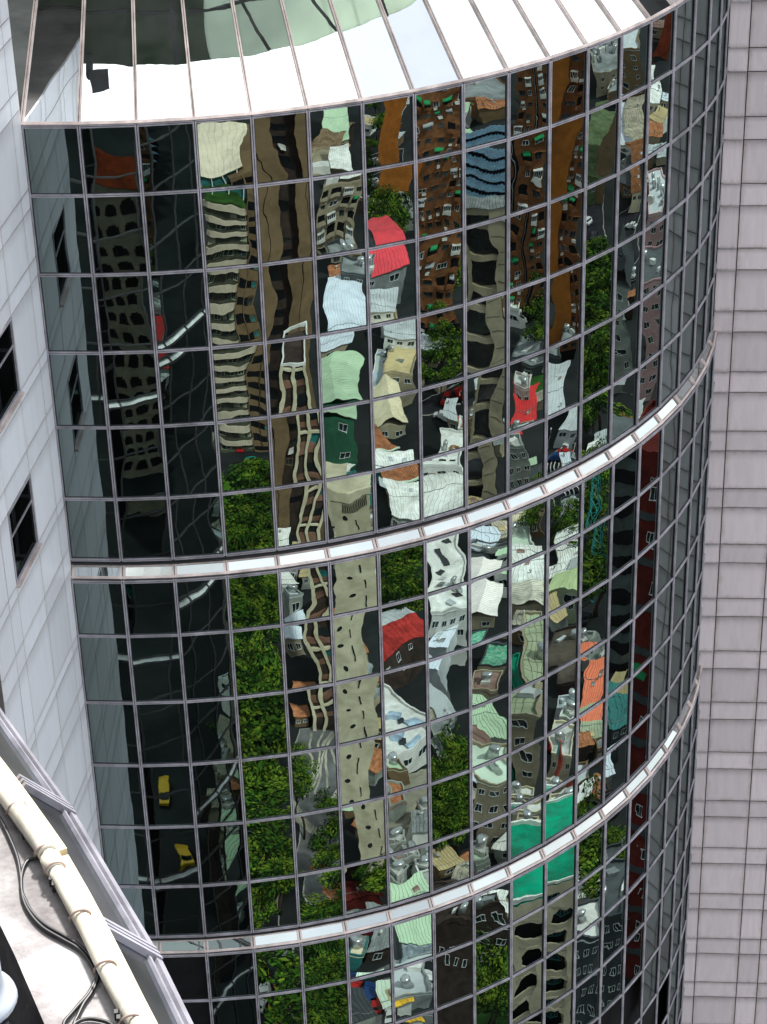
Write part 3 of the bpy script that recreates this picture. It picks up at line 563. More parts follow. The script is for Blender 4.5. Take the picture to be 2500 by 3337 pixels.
G={'tree3': [(38.1, -276.3), (41.0, -276.1), (43.9, -275.9), (37.2, -270.1), (40.0, -269.9), (42.9, -269.7), (35.9, -260.7), (38.6, -260.5), (41.4, -260.3), (34.5, -251.3), (37.2, -251.1), (39.9, -251.0), (33.1, -241.1), (35.6, -241.0), (38.2, -240.8), (31.6, -231.0), (34.1, -230.9), (36.6, -230.7), (30.3, -221.9), (32.7, -221.8), (35.1, -221.6), (29.1, -213.4), (31.4, -213.2), (33.7, -213.1), (27.7, -203.9), (29.9, -203.8), (32.2, -203.6), (30.7, -198.6), (29.9, -191.5), (29.8, -187.1), (25.8, -190.6), (24.0, -180.2), (22.5, -169.9), (25.5, -160.7)], 'tree4': [(66.5, -190.6), (64.4, -183.7), (61.9, -177.5), (56.4, -174.2), (58.3, -172.9), (65.8, -203.8), (63.4, -194.8), (54.0, -168.8), (56.2, -168.5), (58.5, -168.1), (52.2, -163.4), (54.3, -163.1), (56.5, -162.8), (50.2, -157.6), (52.3, -157.3), (54.4, -157.0), (48.6, -152.8), (50.6, -152.5), (52.7, -152.2)], 'tree5': [(91.7, -163.9)], 'tree6': [(276.3, -337.9), (263.5, -324.5), (289.1, -350.4), (298.4, -365.1), (253.3, -308.9), (254.9, -304.4), (259.8, -306.9), (256.8, -309.8), (165.0, -206.5), (167.7, -205.7), (170.7, -204.7), (160.9, -201.6), (163.5, -200.8), (166.5, -199.9), (156.7, -196.6), (159.3, -195.8), (162.2, -194.9)], 'tree7': [(278.9, -230.9), (266.6, -223.3), (258.1, -220.8), (256.0, -215.9), (261.5, -216.6), (247.5, -213.8), (250.9, -209.7), (158.1, -139.5), (160.2, -138.6), (162.2, -137.8), (154.0, -136.1), (156.0, -135.3), (158.1, -134.5), (150.0, -132.9), (152.0, -132.1), (154.0, -131.3), (146.3, -129.8), (148.2, -129.0), (150.2, -128.2)], 'tree8': [(142.4, -89.3), (140.3, -86.2), (139.2, -84.1)], 'tree9': [(329.3, -118.2), (325.0, -115.3), (320.2, -116.8), (255.9, -92.8), (262.8, -94.7)], 'tree10': [(265.3, -51.1), (264.5, -48.8)], 'tree11': [(359.6, -2.5), (362.3, -0.3), (364.9, 1.9), (346.7, -2.9), (349.2, -0.7), (351.8, 1.4), (334.6, -3.2), (337.1, -1.1), (339.5, 1.0), (323.3, -3.5), (325.6, -1.5), (328.0, 0.5), (312.6, -3.8), (314.9, -1.8), (317.2, 0.1), (302.8, -4.0), (305.1, -2.1), (307.3, -0.2), (279.4, -4.2), (283.6, -0.7), (267.5, -4.6), (271.5, -1.1), (253.8, -5.0), (257.7, -1.7), (241.5, -5.3), (245.3, -2.1), (184.8, -4.1), (179.2, -4.7)], 'tree12': [(186.5, 25.8), (182.3, 26.4), (294.1, 48.2)], 'cars': [(45.0, -311.3, 171.0, 'red'), (45.9, -302.2, 171.0, 'teal'), (79.4, -226.8, 161.0, 'dark'), (76.8, -220.9, 161.0, 'dark'), (22.9, -172.7, 171.0, 'white'), (249.3, -213.7, 129.0, 'red'), (252.6, -211.6, 129.0, 'red'), (243.1, -209.7, 129.0, 'white'), (245.7, -208.6, 129.0, 'red'), (273.7, -333.1, 140.0, 'white'), (272.5, -329.1, 140.0, 'grey'), (264.7, -325.0, 140.0, 'white'), (400.7, 0.9, 88.0, 'white'), (390.7, 1.9, 88.0, 'dark'), (378.9, 0.8, 88.0, 'red'), (81.6, -147.1, 150.0, 'white'), (82.3, -152.9, 150.0, 'blue'), (296.0, -52.0, 98.0, 'white'), (391.9, 70.3, 78.0, 'white'), (245.1, -3.2, 88.0, 'dark')], 'cross': [[(40.2, -297.6), (44.4, -298.6), (42.7, -287.1), (38.8, -287.4)]], 'road3': [[(17.4, -159.7), (25.7, -159.2), (32.1, -207.5), (23.4, -208.1)]], 'plaza4': [[(70.9, -218.7), (80.0, -217.3), (66.8, -182.6), (58.4, -183.8)]], 'road6': [[(271.2, -340.8), (289.0, -335.2), (273.1, -317.3), (256.2, -322.6)]], 'road7': [[(245.6, -219.3), (263.3, -212.2), (256.9, -207.2), (239.6, -214.2)]], 'pave6': [[(131.3, -170.1), (140.8, -167.1), (125.0, -149.4), (116.5, -152.0)]], 'lawn9': [[(315.3, -118.9), (322.7, -114.5), (307.7, -109.7), (300.6, -113.9)]], 'road10': [[(289.6, -57.5), (299.9, -50.2), (290.3, -48.5), (280.2, -55.7)]], 'road11': [[(407.0, -3.7), (418.9, 6.3), (380.0, 4.7), (369.2, -4.5)]], 'road12': [[(402.3, 65.2), (414.8, 77.6), (376.7, 69.3), (365.2, 58.0)]], 'pave5': [[(79.9, -155.8), (88.7, -153.8), (79.4, -138.6), (71.4, -140.4)]], 'court7': [[(184.1, -161.7), (187.1, -160.4), (169.9, -146.5), (167.1, -147.7)]], 'grass8': [[(147.8, -94.4), (155.7, -90.4), (138.4, -81.4), (131.2, -85.0)]]}

g = MB(); RG = 3500.0
g.face([(RG * math.cos(a), RG * math.sin(a), 0.0) for a in [2 * math.pi * i / 96 for i in range(96)]])
gm = mat('street ground', (0.022, 0.025, 0.025), 0.9, var=0.1, scale=0.06, dirt=(0.008, 0.011, 0.011))
gr = g.build('ground', gm); gr['kind'] = 'structure'
ASPH = mat('asphalt', (0.022, 0.022, 0.027), 0.9, scale=0.3); PAVE = mat('beige paving', (0.30, 0.28, 0.22), 0.85, scale=0.25); GPAV = mat('grey paving', (0.15, 0.15, 0.15), 0.85, scale=0.2)
LAWN = mat('lawn', (0.035, 0.10, 0.02), 0.95, scale=0.4); WPNT = mat('white road paint', (0.72, 0.72, 0.68), 0.7, var=0.05); YPNT = mat('yellow road paint', (0.65, 0.40, 0.03), 0.7, var=0.05)
def sheet(name, polys, z, m):
    b = MB()
    for P in polys:
        P = [Vector((x, y, 0)) for x, y in P]; c = sum(P, Vector()) / len(P)
        ar = sum(P[i].x * P[(i + 1) % len(P)].y - P[(i + 1) % len(P)].x * P[i].y for i in range(len(P)))
        P = P if ar > 0 else P[::-1]
        b.face([(p.x, p.y, z) for p in P])
    o = b.build(name, m); o['kind'] = 'structure'; return o
sheet('road', G['road3'] + G['road6'] + G['road7'] + G['road10'] + G['road11'] + G['road12'], 0.012, ASPH)
sheet('plaza', G['plaza4'], 0.012, GPAV); sheet('pavement', G['pave6'], 0.012, PAVE); sheet('yard', G['pave5'] + G['court7'], 0.012, GPAV); sheet('lawn', G['lawn9'] + G['grass8'], 0.012, LAWN)
def along(P, s, t):
    a, b_, c, d = [Vector((*q, 0)) for q in P]; return (a.lerp(b_, s)).lerp(d.lerp(c, s), t)
# painted marks: lane lines on the road, the zebra crossing, curved light paths over the plaza
b = MB(); by = MB()
for s in (0.30, 0.62):
    for k in range(12):
        p, q = along(G['road3'][0], s + .02 * math.sin(k * .6), k / 12), along(G['road3'][0], s + .02 * math.sin(k * .6 + .3), k / 12 + .05)
        (b if s < .5 else by).bar(p + Vector((0, 0, .018)), q + Vector((0, 0, .018)), 0.18, 0.006)
for k in range(7):
    p, q = along(G['cross'][0], k / 7, 0.1), along(G['cross'][0], k / 7 + .02, 0.8); b.bar(p + Vector((0, 0, .018)), q + Vector((0, 0, .018)), 0.42, 0.006)
for k in range(5):
    p, q = along(G['road10'][0], .25 + .1 * k, 0.1), along(G['road10'][0], .3 + .1 * k, .95); b.bar(p + Vector((0, 0, .018)), q + Vector((0, 0, .018)), 0.2, 0.006)
o = b.build('road_marking', WPNT); o['kind'] = 'structure'; o = by.build('road_marking', YPNT); o['kind'] = 'structure'
b = MB(); pl = G['plaza4'][0]
for k in range(5):
    P = [along(pl, .25 + .16 * k + .10 * math.sin(i * .35 + k), .05 + i * .05) + Vector((0, 0, .02)) for i in range(10)]
    for p, q in zip(P[:-1], P[1:]): b.bar(p, q, 0.45, 0.01)
P = [along(pl, -.1 + .1 * i, .52 + .14 * math.sin(i * .28)) + Vector((0, 0, .026)) for i in range(13)]
for p, q in zip(P[:-1], P[1:]): b.bar(p, q, 1.5, 0.012)
o = b.build('path', mat('pale path', (0.42, 0.39, 0.31), 0.85, scale=.5)); o['kind'] = 'structure'

b = MB()
for P_ in G['road3'] + G['road6'] + G['road7'] + G['road10'] + G['road11'] + G['road12'] + G['plaza4']:
    Q_ = [Vector((*q, .06)) for q in P_]
    for i in range(4): b.bar(Q_[i], Q_[(i + 1) % 4], .22, .12)
o = b.build('kerb', mat('kerb concrete', (0.34, 0.33, 0.30), .85)); o['kind'] = 'structure'
# ---- building kit
WINS = {}
def win_me(w_, h_, fr=WFR, gl=WGL, bars=1, t=0.09):
    k = (round(w_, 2), round(h_, 2), fr.name, gl.name, bars)
    if k not in WINS:
        b = MB()
        b.box(-w_ / 2, w_ / 2, -.02, .06, -h_ / 2, -h_ / 2 + t); b.box(-w_ / 2, w_ / 2, -.02, .06, h_ / 2 - t, h_ / 2)
        b.box(-w_ / 2, -w_ / 2 + t, -.02, .06, -h_ / 2 + t, h_ / 2 - t); b.box(w_ / 2 - t, w_ / 2, -.02, .06, -h_ / 2 + t, h_ / 2 - t)
        for i in range(bars):
            x = -w_ / 2 + w_ * (i + 1) / (bars + 1); b.box(x - .035, x + .035, -.015, .05, -h_ / 2 + t, h_ / 2 - t)
        p = MB(); p.box(-w_ / 2 + t, w_ / 2 - t, .02, .055, -h_ / 2 + t, h_ / 2 - t)
        WINS[k] = (b.mesh('window', fr), p.mesh('pane', gl))
    return WINS[k]
def window(root, x, y, z, w_, h_, rz=0.0, **kw):
    f, p = win_me(w_, h_, **kw); o = place('window', f, root, (x, y, z), (0, 0, rz)); place('pane', p, o); return o
def base(key, name, label, cat='building', yaw=0.0, group=None):
    x, y, hd, w_, d_, h_ = T[key]
    return thing(name, label, cat, (x, y, 0), -R(hd) + R(yaw), group), w_, d_, h_
def body(root, w_, d_, h_, m_, z0=0.0, name='wall', y0=0.0):
    b = MB(); b.box(-w_ / 2, w_ / 2, y0, y0 + d_, z0, h_); return b.build(name, m_, root)
def parapet(root, w_, d_, h_, m_, t=0.25, ph=0.7):
    b = MB(); b.box(-w_ / 2 - .03, w_ / 2 + .03, -.03, t, h_ + .004, h_ + ph); b.box(-w_ / 2 - .03, w_ / 2 + .03, d_ - t, d_ + .03, h_ + .004, h_ + ph)
    b.box(-w_ / 2 - .03, -w_ / 2 + t, t, d_ - t, h_ + .004, h_ + ph); b.box(w_ / 2 - t, w_ / 2 + .03, t, d_ - t, h_ + .004, h_ + ph); return b.build('parapet', m_, root)
def corr(root, w_, d_, zf, zb, m_, pitch=0.55, over=0.35, name='roof', th_=0.10, rib=0.09, ridge_m=None):
    """ribbed sheet roof from the front eave (zf) up to the back (zb)"""
    b = MB(); x0, x1, y0, y1 = -w_ / 2 - over, w_ / 2 + over, -over, d_ + over
    b.hexa([(x0, y0, zf), (x1, y0, zf), (x1, y1, zb), (x0, y1, zb), (x0, y0, zf + th_), (x1, y0, zf + th_), (x1, y1, zb + th_), (x0, y1, zb + th_)])
    n = max(2, int((x1 - x0) / pitch))
    for i in range(n):
        x = x0 + (x1 - x0) * (i + .5) / n; r_ = rib * .8
        b.hexa([(x - r_, y0, zf + th_), (x + r_, y0, zf + th_), (x + r_, y1, zb + th_), (x - r_, y1, zb + th_), (x - r_ * .4, y0, zf + th_ + rib), (x + r_ * .4, y0, zf + th_ + rib), (x + r_ * .4, y1, zb + th_ + rib), (x - r_ * .4, y1, zb + th_ + rib)], 1 if ridge_m else 0)
    return b.build(name, [m_] + ([ridge_m] if ridge_m else []), root)
def gable(root, w_, d_, h_, rise, m_, along_x=True, over=.35, pitch=.6):
    b = MB(); x0, x1, y0, y1 = -w_ / 2 - over, w_ / 2 + over, -over, d_ + over; t = .1
    ym = (y0 + y1) / 2; xm = 0
    if along_x: S = [((x0, y0, h_), (x1, y0, h_), (x1, ym, h_ + rise), (x0, ym, h_ + rise)), ((x1, y1, h_), (x0, y1, h_), (x0, ym, h_ + rise), (x1, ym, h_ + rise))]
    else: S = [((x0, y1, h_), (x0, y0, h_), (xm, y0, h_ + rise), (xm, y1, h_ + rise)), ((x1, y0, h_), (x1, y1, h_), (xm, y1, h_ + rise), (xm, y0, h_ + rise))]
    for q in S:
        q = [Vector(p) for p in q]; b.hexa(q + [p + Vector((0, 0, t)) for p in q])
        n = max(2, int((q[1] - q[0]).length / pitch))
        for i in range(n + 1):
            a = q[0].lerp(q[1], i / n) + Vector((0, 0, t)); c = q[3].lerp(q[2], i / n) + Vector((0, 0, t)); b.bar(a, c, .12, .12)
    return b.build('roof', m_, root)
def cube_part(root, name, x, y, z, sx, sy, sz, m_, rz=0.0):
    b = MB(); b.box(-sx / 2, sx / 2, -sy / 2, sy / 2, 0, sz); return b.build(name, m_, root, (x, y, z), (0, 0, rz))
TANK = mat('steel tank', (0.6, 0.62, 0.62), 0.3, 0.7, var=.1); ACM = mat('ac casing', (0.66, 0.65, 0.6), 0.6)
def tank(root, x, y, z, r=.8, h_=1.7):
    b = MB(); b.lathe([(0, 0), (r, 0), (r, h_), (r * .7, h_ + .25), (0, h_ + .3)], 16); return b.build('water_tank', TANK, root, (x, y, z))
AWG = mat('green awning', (0.02, 0.22, 0.08), 0.7); AWR = mat('grey awning', (0.3, 0.32, 0.32), 0.7)
AWM = {}
def awning(root, x, z, w_, m_, y=0.0):
    k = (round(w_, 1), m_.name)
    if k not in AWM:
        b = MB(); b.hexa([(-w_ / 2, -.9, -.5), (w_ / 2, -.9, -.5), (w_ / 2, .0, -.06), (-w_ / 2, .0, -.06), (-w_ / 2, -.9, -.44), (w_ / 2, -.9, -.44), (w_ / 2, .0, 0), (-w_ / 2, .0, 0)])
        b.box(-w_ / 2, w_ / 2, -.92, -.9, -.72, -.46); AWM[k] = b.mesh('awning', m_)
    return place('awning', AWM[k], root, (x, y, z))
acb = MB(); acb.box(-.45, .45, -.5, 0, 0, .6); ac_me = acb.mesh('ac_unit', ACM)
def ac(root, x, z, y=0.0): return place('ac_unit', ac_me, root, (x, y, z))
BRK = mat('brown tile wall', (0.24, 0.10, 0.042), 0.8, scale=.8); ORG = mat('orange brown wall', (0.36, 0.125, 0.024), 0.85, var=.12, scale=.5)
TAN = mat('tan wall', (0.17, 0.115, 0.062), 0.85, var=.1, scale=.5); BEI = mat('beige wall', (0.36, 0.31, 0.215), 0.85, var=.12, scale=.45); CONCB = mat('weathered render', (0.60, 0.56, 0.40), 0.88, var=.06, scale=.35, dirt=(0.42, 0.37, 0.25))
DBR = mat('dark brown wall', (0.055, 0.04, 0.033), 0.8, scale=.7); WHT = mat('white wall', (0.70, 0.70, 0.66), 0.8, var=.1); WRF = mat('white sheet roof', (0.80, 0.81, 0.78), 0.55, var=.10, scale=.5, dirt=(0.55, 0.54, 0.48)); MNT = mat('mint roof', (0.46, 0.62, 0.42), 0.6, var=.06, scale=.3)
MNW = mat('pale mint roof', (0.60, 0.72, 0.58), 0.6, var=.05, scale=.3); GRY = mat('grey roof', (0.26, 0.28, 0.28), 0.75, scale=.4); LGR = mat('light grey roof', (0.48, 0.51, 0.52), 0.7, var=.07, scale=.4); BLU = mat('blue grey tile', (0.055, 0.125, 0.19), 0.6, scale=1.2); BLW = mat('blue white roof', (0.62, 0.68, 0.75), 0.6, var=.05)
RED = mat('red sheet', (0.62, 0.02, 0.02), 0.6, var=.06); PNK = mat('pinkish red roof', (0.74, 0.05, 0.07), 0.6, var=.05); DRED = mat('dark red wall', (0.12, 0.018, 0.014), 0.75); ORR = mat('orange roof', (0.75, 0.19, 0.09), 0.6, var=.05); TER = mat('terracotta tiles', (0.46, 0.19, 0.09), 0.75, scale=2.0)
TEAL = mat('teal cladding', (0.02, 0.17, 0.16), 0.55); GRN = mat('green sheet', (0.02, 0.13, 0.07), 0.6); CRT = mat('green roof coating', (0.0, 0.30, 0.17), 0.65, var=.2, scale=.35, dirt=(0.02, 0.15, 0.09)); SAG = mat('sage wall', (0.37, 0.42, 0.28), 0.8, var=.1, scale=.4); PKW = mat('pink wall', (0.50, 0.30, 0.30), 0.8, var=.1, scale=.5)
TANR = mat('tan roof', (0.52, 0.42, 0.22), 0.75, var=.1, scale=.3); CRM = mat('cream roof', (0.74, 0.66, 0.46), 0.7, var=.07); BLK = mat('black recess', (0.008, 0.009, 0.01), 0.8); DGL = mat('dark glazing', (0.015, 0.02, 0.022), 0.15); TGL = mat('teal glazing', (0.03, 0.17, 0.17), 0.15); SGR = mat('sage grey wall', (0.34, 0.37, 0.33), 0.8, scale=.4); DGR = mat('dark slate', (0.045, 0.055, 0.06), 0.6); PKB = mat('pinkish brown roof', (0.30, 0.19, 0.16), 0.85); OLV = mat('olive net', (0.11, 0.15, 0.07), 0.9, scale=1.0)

def low_house(key, label, wallm, roofm, kind='flat', yaw=0.0, name='town_house', wins=2, win_fr=WFR, hmin=2.6, wide=1.0, clutter=2, rise=None, pitch=.55):
    root, w_, d_, h_ = base(key, name, label, yaw=yaw); h_ = max(h_, hmin); w_ *= wide
    if kind == 'flat':
        body(root, w_, d_, h_ - .12, wallm); b = MB(); b.box(-w_ / 2 - .05, w_ / 2 + .05, -.05, d_ + .05, h_ - .118, h_); b.build('roof', roofm, root); parapet(root, w_, d_, h_, wallm, ph=.45)
    elif kind == 'corr':
        ri_ = rise or .05 * d_
        body(root, w_, d_, h_ - .3, wallm); corr(root, w_, d_, h_ - .2, h_ + ri_, roofm, pitch=pitch)
        q_ = random.Random(key + 'c'); zz_ = lambda y: h_ - .2 + (ri_ + .2) * y / d_
        for i in range(q_.randint(1, 4)):
            y = q_.uniform(.15, .85) * d_; x = q_.uniform(-.4, .4) * w_
            if i == 0: bb = MB(); bb.bar((-w_ / 2 - .3, y, zz_(y) + .16), (w_ / 2 + .3, y, zz_(y) + .16), .10, .07); bb.build('seam', GRY, root)
            elif i == 1: bb = MB(); bb.lathe([(.18, 0), (.18, .5), (.3, .55), (.3, .7), (0, .8)], 10); bb.build('roof_vent', ACM, root, (x, y, zz_(y) + .1))
            else: bb = MB(); bb.box(-.5, .5, -.7, .7, 0, .06); bb.build('patch', q_.choice([GRY, LGR, TANR, PKB]), root, (x, y, zz_(y) + .19), (math.atan((ri_ + .2) / d_), 0, 0))
    elif kind == 'gable':
        body(root, w_, d_, h_ - .02, wallm); gable(root, w_, d_, h_, rise or 1.6, roofm, along_x=True)
    elif kind == 'gabley':
        body(root, w_, d_, h_ - .02, wallm); gable(root, w_, d_, h_, rise or 1.6, roofm, along_x=False)
    n = max(1, wins)
    if wins:
        for fl in range(max(1, int((h_ - .4) / 3.1))):
            z = h_ - 1.75 - 3.1 * fl
            if z < 1.0: break
            for i in range(n):
                window(root, -w_ / 2 + w_ * (i + .5) / n, -.03, z, min(1.5, w_ / n * .6), 1.3, fr=win_fr)
    lr = random.Random(key)
    for i in range(clutter):
        x, y = lr.uniform(-.4, .4) * w_, lr.uniform(.2, .8) * d_
        if kind == 'flat':
            if i % 3 == 0: tank(root, x, y, h_ + .01)
            else: cube_part(root, 'roof_box', x, y, h_ + .01, lr.uniform(.8, 2), lr.uniform(.8, 2), lr.uniform(.5, 1.3), lr.choice([ACM, LGR, GRY, WHT]), lr.random())
    return root, w_, d_, h_

FRD = mat('bronze frame', (0.10, 0.085, 0.07), 0.5)
def apartment(key, label, wallm, cols, yaw=0.0, fh=3.2, wide=1.0, seed=1, slab=None, green=.35, dark_slot=None):
    root, w_, d_, h_ = base(key, 'apartment_block', label, yaw=yaw); w_ *= wide; lr = random.Random(seed)
    body(root, w_, d_, h_, wallm); parapet(root, w_, d_, h_, wallm)
    nf = int(h_ / fh); cw = w_ / cols
    for c in range(cols):
        x = -w_ / 2 + cw * (c + .5)
        if dark_slot == c:
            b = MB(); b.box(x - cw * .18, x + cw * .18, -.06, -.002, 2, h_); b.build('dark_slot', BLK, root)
            b = MB(); b.tube([(x + .1, -.2, 1), (x + .1, -.2, h_)], .09, 6); b.build('drain_pipe', GRY, root); continue
        for f in range(nf):
            z = h_ - 1.9 - fh * f; q = lr.random(); ww_ = min(cw * .72, 2.4)
            if z < 1.2: break
            if q < .15:                       # glazed balcony box
                b = MB(); b.box(-ww_ / 2 - .1, ww_ / 2 + .1, -1.0, 0, -1.35, -.55); b.box(-ww_ / 2 - .1, ww_ / 2 + .1, -1.0, 0, .75, .85)
                bx = b.build('balcony', WHT if lr.random() < .6 else ACM, root, (x, -.01, z)); window(bx, 0, -.97, .1, ww_, 1.3, bars=3)
            elif q < .38:
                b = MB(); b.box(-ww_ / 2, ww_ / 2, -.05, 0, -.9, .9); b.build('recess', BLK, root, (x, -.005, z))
                b = MB(); b.box(-ww_ / 2, ww_ / 2, -.9, -.8, -1.3, -.45); b.box(-ww_ / 2, ww_ / 2, -.8, 0, -1.3, -1.2); b.build('balcony', wallm, root, (x, -.06, z))
            else:
                rw_, rh_ = ww_ * lr.uniform(.6, .95), lr.uniform(1.1, 1.5); window(root, x, -.03, z, rw_, rh_, bars=lr.choice([1, 1, 2]), fr=WFR if lr.random() < .3 else FRD)
                if lr.random() < .5: bb = MB(); bb.box(-rw_ / 2 - .2, rw_ / 2 + .2, -.55, -.004, rh_ / 2 + .06, rh_ / 2 + .16); bb.build('hood', wallm, root, (x, 0, z))
            if lr.random() < green * .6: awning(root, x, z + 1.15, ww_ * lr.choice([.7, 1.05]), AWG if lr.random() < .75 else AWR, -.03 if q >= .22 else -.6)
            if lr.random() < .35: ac(root, x + lr.uniform(-.3, .3) * cw, z - 1.5, -.02)
    if slab:
        side, sw, sm = slab; xx = -w_ / 2 - sw / 2 if side < 0 else w_ / 2 + sw / 2
        b = MB(); b.box(xx - sw / 2 + .004, xx + sw / 2 - .004, -.9, d_, 0, h_ + .5); b.build('blank_wall', sm, root)
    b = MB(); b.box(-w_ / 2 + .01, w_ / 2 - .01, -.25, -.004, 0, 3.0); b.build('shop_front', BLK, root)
    return root, w_, d_, h_
# ---- pane 3: the tower of curved balconies
root, w_, d_, h_ = base('t3', 'apartment_tower', 'beige apartment tower with curved balconies stacked on every floor and a roof terrace garden', yaw=0)
hb = h_ - 1.1; body(root, w_, d_, hb, mat('green grey recess', (0.085, 0.09, 0.065), .7, scale=1.5))
fh = 3.15; nf = int(hb / fh); b = MB(); n = 12
def curve(i, wz): u = -1 + 2 * i / n; return (u * wz / 2, -1.5 * math.sqrt(max(0, 1 - abs(u) ** 2.6)))
for i in range(n):
    (x0, y0), (x1, y1) = curve(i, w_ + .3), curve(i + 1, w_ + .3)
    b.face([(x0, y0, -1.25), (x1, y1, -1.25), (x1, y1, .0), (x0, y0, 0)], 0); b.face([(x0 * .96, y0 * .88, .0), (x0, y0, 0), (x1, y1, 0), (x1 * .96, y1 * .88, 0)][::-1], 0)
    b.face([(x0, .0, -1.25), (x1, .0, -1.25), (x1, y1, -1.25), (x0, y0, -1.25)][::-1], 1); b.face([(x0, 0, -.9), (x0, y0, -.9), (x1, y1, -.9), (x1, 0, -.9)], 1)
    b.face([(x0 * .96, y0 * .88, 0), (x1 * .96, y1 * .88, 0), (x1 * .96, y1 * .88, -.9), (x0 * .96, y0 * .88, -.9)][::-1], 1)
bal = b.mesh('balcony', [mat('pale balcony', (0.46, 0.40, 0.30), 0.8, var=.1), mat('balcony brown', (0.20, 0.12, 0.08), 0.8)])
lr = random.Random(4)
for f in range(nf):
    z = hb - fh * f; place('balcony', bal, root, (0, 0, z + .02))
    for c in range(4):
        if lr.random() < .8: window(root, -w_ / 2 + w_ * (c + .5) / 4, -.03, z - 2.1, lr.uniform(1.0, 1.6), 1.6, fr=lr.choice([FRD, BEI, SAG]), gl=lr.choice([WGL, WGL, mat('curtained glass', (0.22, 0.24, 0.18), .5)]))
b = MB(); b.box(-w_ / 2 + .2, w_ / 2 - .2, -.8, d_, hb + .022, hb + .3); b.build('roof_garden', LAWN, root)
x, y, hd, pw, pd, ph = T['pav3']
pv = thing('roof_pavilion', 'cream sheet roofed pavilion on the terrace of the tower with curved balconies', 'building', (x, y, hb + .31), -R(hd))
b = MB(); b.box(-pw / 2, pw / 2 + 2, .6, pd, 0, 2.8); b.build('wall', TEAL, pv); corr(pv, pw + 2, pd, 2.95, 5.2, mat('cream sheet roof', (0.66, 0.60, 0.46), .65, var=.06), pitch=.9)
for i in range(4): cube_part(pv, 'post', -pw / 2 + i * pw / 3, -.15, 0, .2, .2, 2.9, WHT)
r2_, w_, d_, h_ = base('t3side', 'apartment_block', 'brown apartment block with banded dark windows beside the tower of curved balconies')
body(r2_, w_, d_, h_, TAN); b = MB()
for f in range(int(h_ / fh)):
    z = h_ - 1.2 - fh * f
    if z < 2: break
    bb = MB(); bb.box(-w_ / 2 + .25, w_ / 2 - .25, -.06, -.004, z - 1.5, z); s_ = bb.build('window_band', BLK, r2_)
    window(r2_, -w_ / 2 + 1.0, -.09, z - .75, 1.3, 1.3, fr=TAN, gl=TGL if f % 3 else WGL)
b = MB(); b.tube([(.3, -.22, 1), (.3, -.22, h_)], .12, 6); b.build('drain_pipe', TAN, r2_)

# ---- pane 4
root, w_, d_, h_ = base('b4', 'apartment_block', 'tall dark brown apartment block with black recesses between two tan piers'); body(root, w_, d_, h_, DBR)
lr = random.Random(8)
for f in range(int(h_ / 3.3)):
    for c in range(4):
        z = h_ - 2 - 3.3 * f; x = -w_ / 2 + w_ * (c + .5) / 4
        q = lr.random()
        if q < .45: bb = MB(); bb.box(-.9, .9, -.05, -.004, -.9, .8); bb.build('recess', BLK, root, (x, 0, z))
        elif q < .8: window(root, x, -.03, z, 1.5, 1.3, fr=DBR if q < .62 else TAN)
        if lr.random() < .12: ac(root, x, z - 1.6)
for key, lab in (('b4l', 'tan blank pier at the left of the dark brown block'), ('b4r', 'wide tan blank wall slab with one dark seam at the right of the dark brown block')):
    r2_, w2, d2, h2 = base(key, 'wall_slab', lab); body(r2_, w2, d2, h2, TAN); b = MB(); b.box(.2, .32, -.03, -.004, 1, h2); b.build('seam', BLK, r2_)
root, w_, d_, h_ = base('f4', 'apartment_block', 'slender pale concrete framed block with teal glass strips and brown spandrels'); 
b = MB(); b.box(-w_ / 2, w_ / 2, .45, d_, 0, h_); b.build('wall', DBR, root); b = MB()
for x in (-w_ / 2 + .28, .12, w_ / 2 - .28): b.box(x - .27, x + .27, -.1, .44, 0, h_ + .6)
k = 0; z = h_
while z > 4:
    for (xa, xb) in ((-w_ / 2 + .55, -.15), (.39, w_ / 2 - .55)): b.box(xa, xb, -.05, .44, z - .35, z + .1)
    z -= 8.2; k += 1
b.build('frame', CONCB, root); z = h_ - .4
while z > 4:
    b = MB(); b.box(-w_ / 2 + .56, w_ / 2 - .56, .30, .446, z - 2.9, z - 1.7); b.build('spandrel', mat('brown spandrel', (0.24, 0.13, 0.09), .8), root)
    b = MB(); b.box(-w_ / 2 + .56, -.16, .36, .446, z - 1.68, z - .1); b.build('glass_strip', TGL if int(z) % 3 == 0 else DGL, root); z -= 4.1
parapet(root, w_, d_, h_ + .6, WHT, ph=.5)

# ---- pane 5
root, w_, d_, h_ = base('w5', 'concrete_block', 'tall pale concrete end wall pierced by round portholes and slits'); z0 = 9.0
b = MB(); b.box(-w_ / 2, w_ / 2, 0, d_, z0, h_); b.build('wall', CONCB, root)
b = MB(); b.box(-w_ / 2, -w_ / 2 + 1.7, 0, 1.6, 0, z0 - .002); b.box(w_ / 2 - 1.2, w_ / 2, 0, 1.6, 0, z0 - .002); b.build('leg', CONCB, root)
b = MB(); b.box(-w_ / 2, w_ / 2, 3, d_, 0, z0 - .002); b.build('inner_wall', DBR, root)
pm = MB(); pm.tube([(0, -.05, 0), (0, .02, 0)], .40, 16); pmh = pm.mesh('porthole', DGL)
z = h_ - 2.2
_sx = 1 if (rt.x > 0) else -1
while z > z0 + 1.5:
    place('porthole', pmh, root, (.9, 0, z)); window(root, -.9, -.03, z - 1.7, .34, 2.3, bars=0, t=.05, fr=CONCB); z -= 3.9
b = MB(); b.box(-w_ / 2 - .1, w_ / 2 + .1, -.12, .3, h_ + .004, h_ + .9); b.build('parapet', CONCB, root)
b = MB()
for i in range(14): b.box(-w_ / 2 + .5 + i * .25, -w_ / 2 + .6 + i * .25, -.1, -.004, h_ - 1.3, h_ - .2)
b.build('grille', BLK, root)
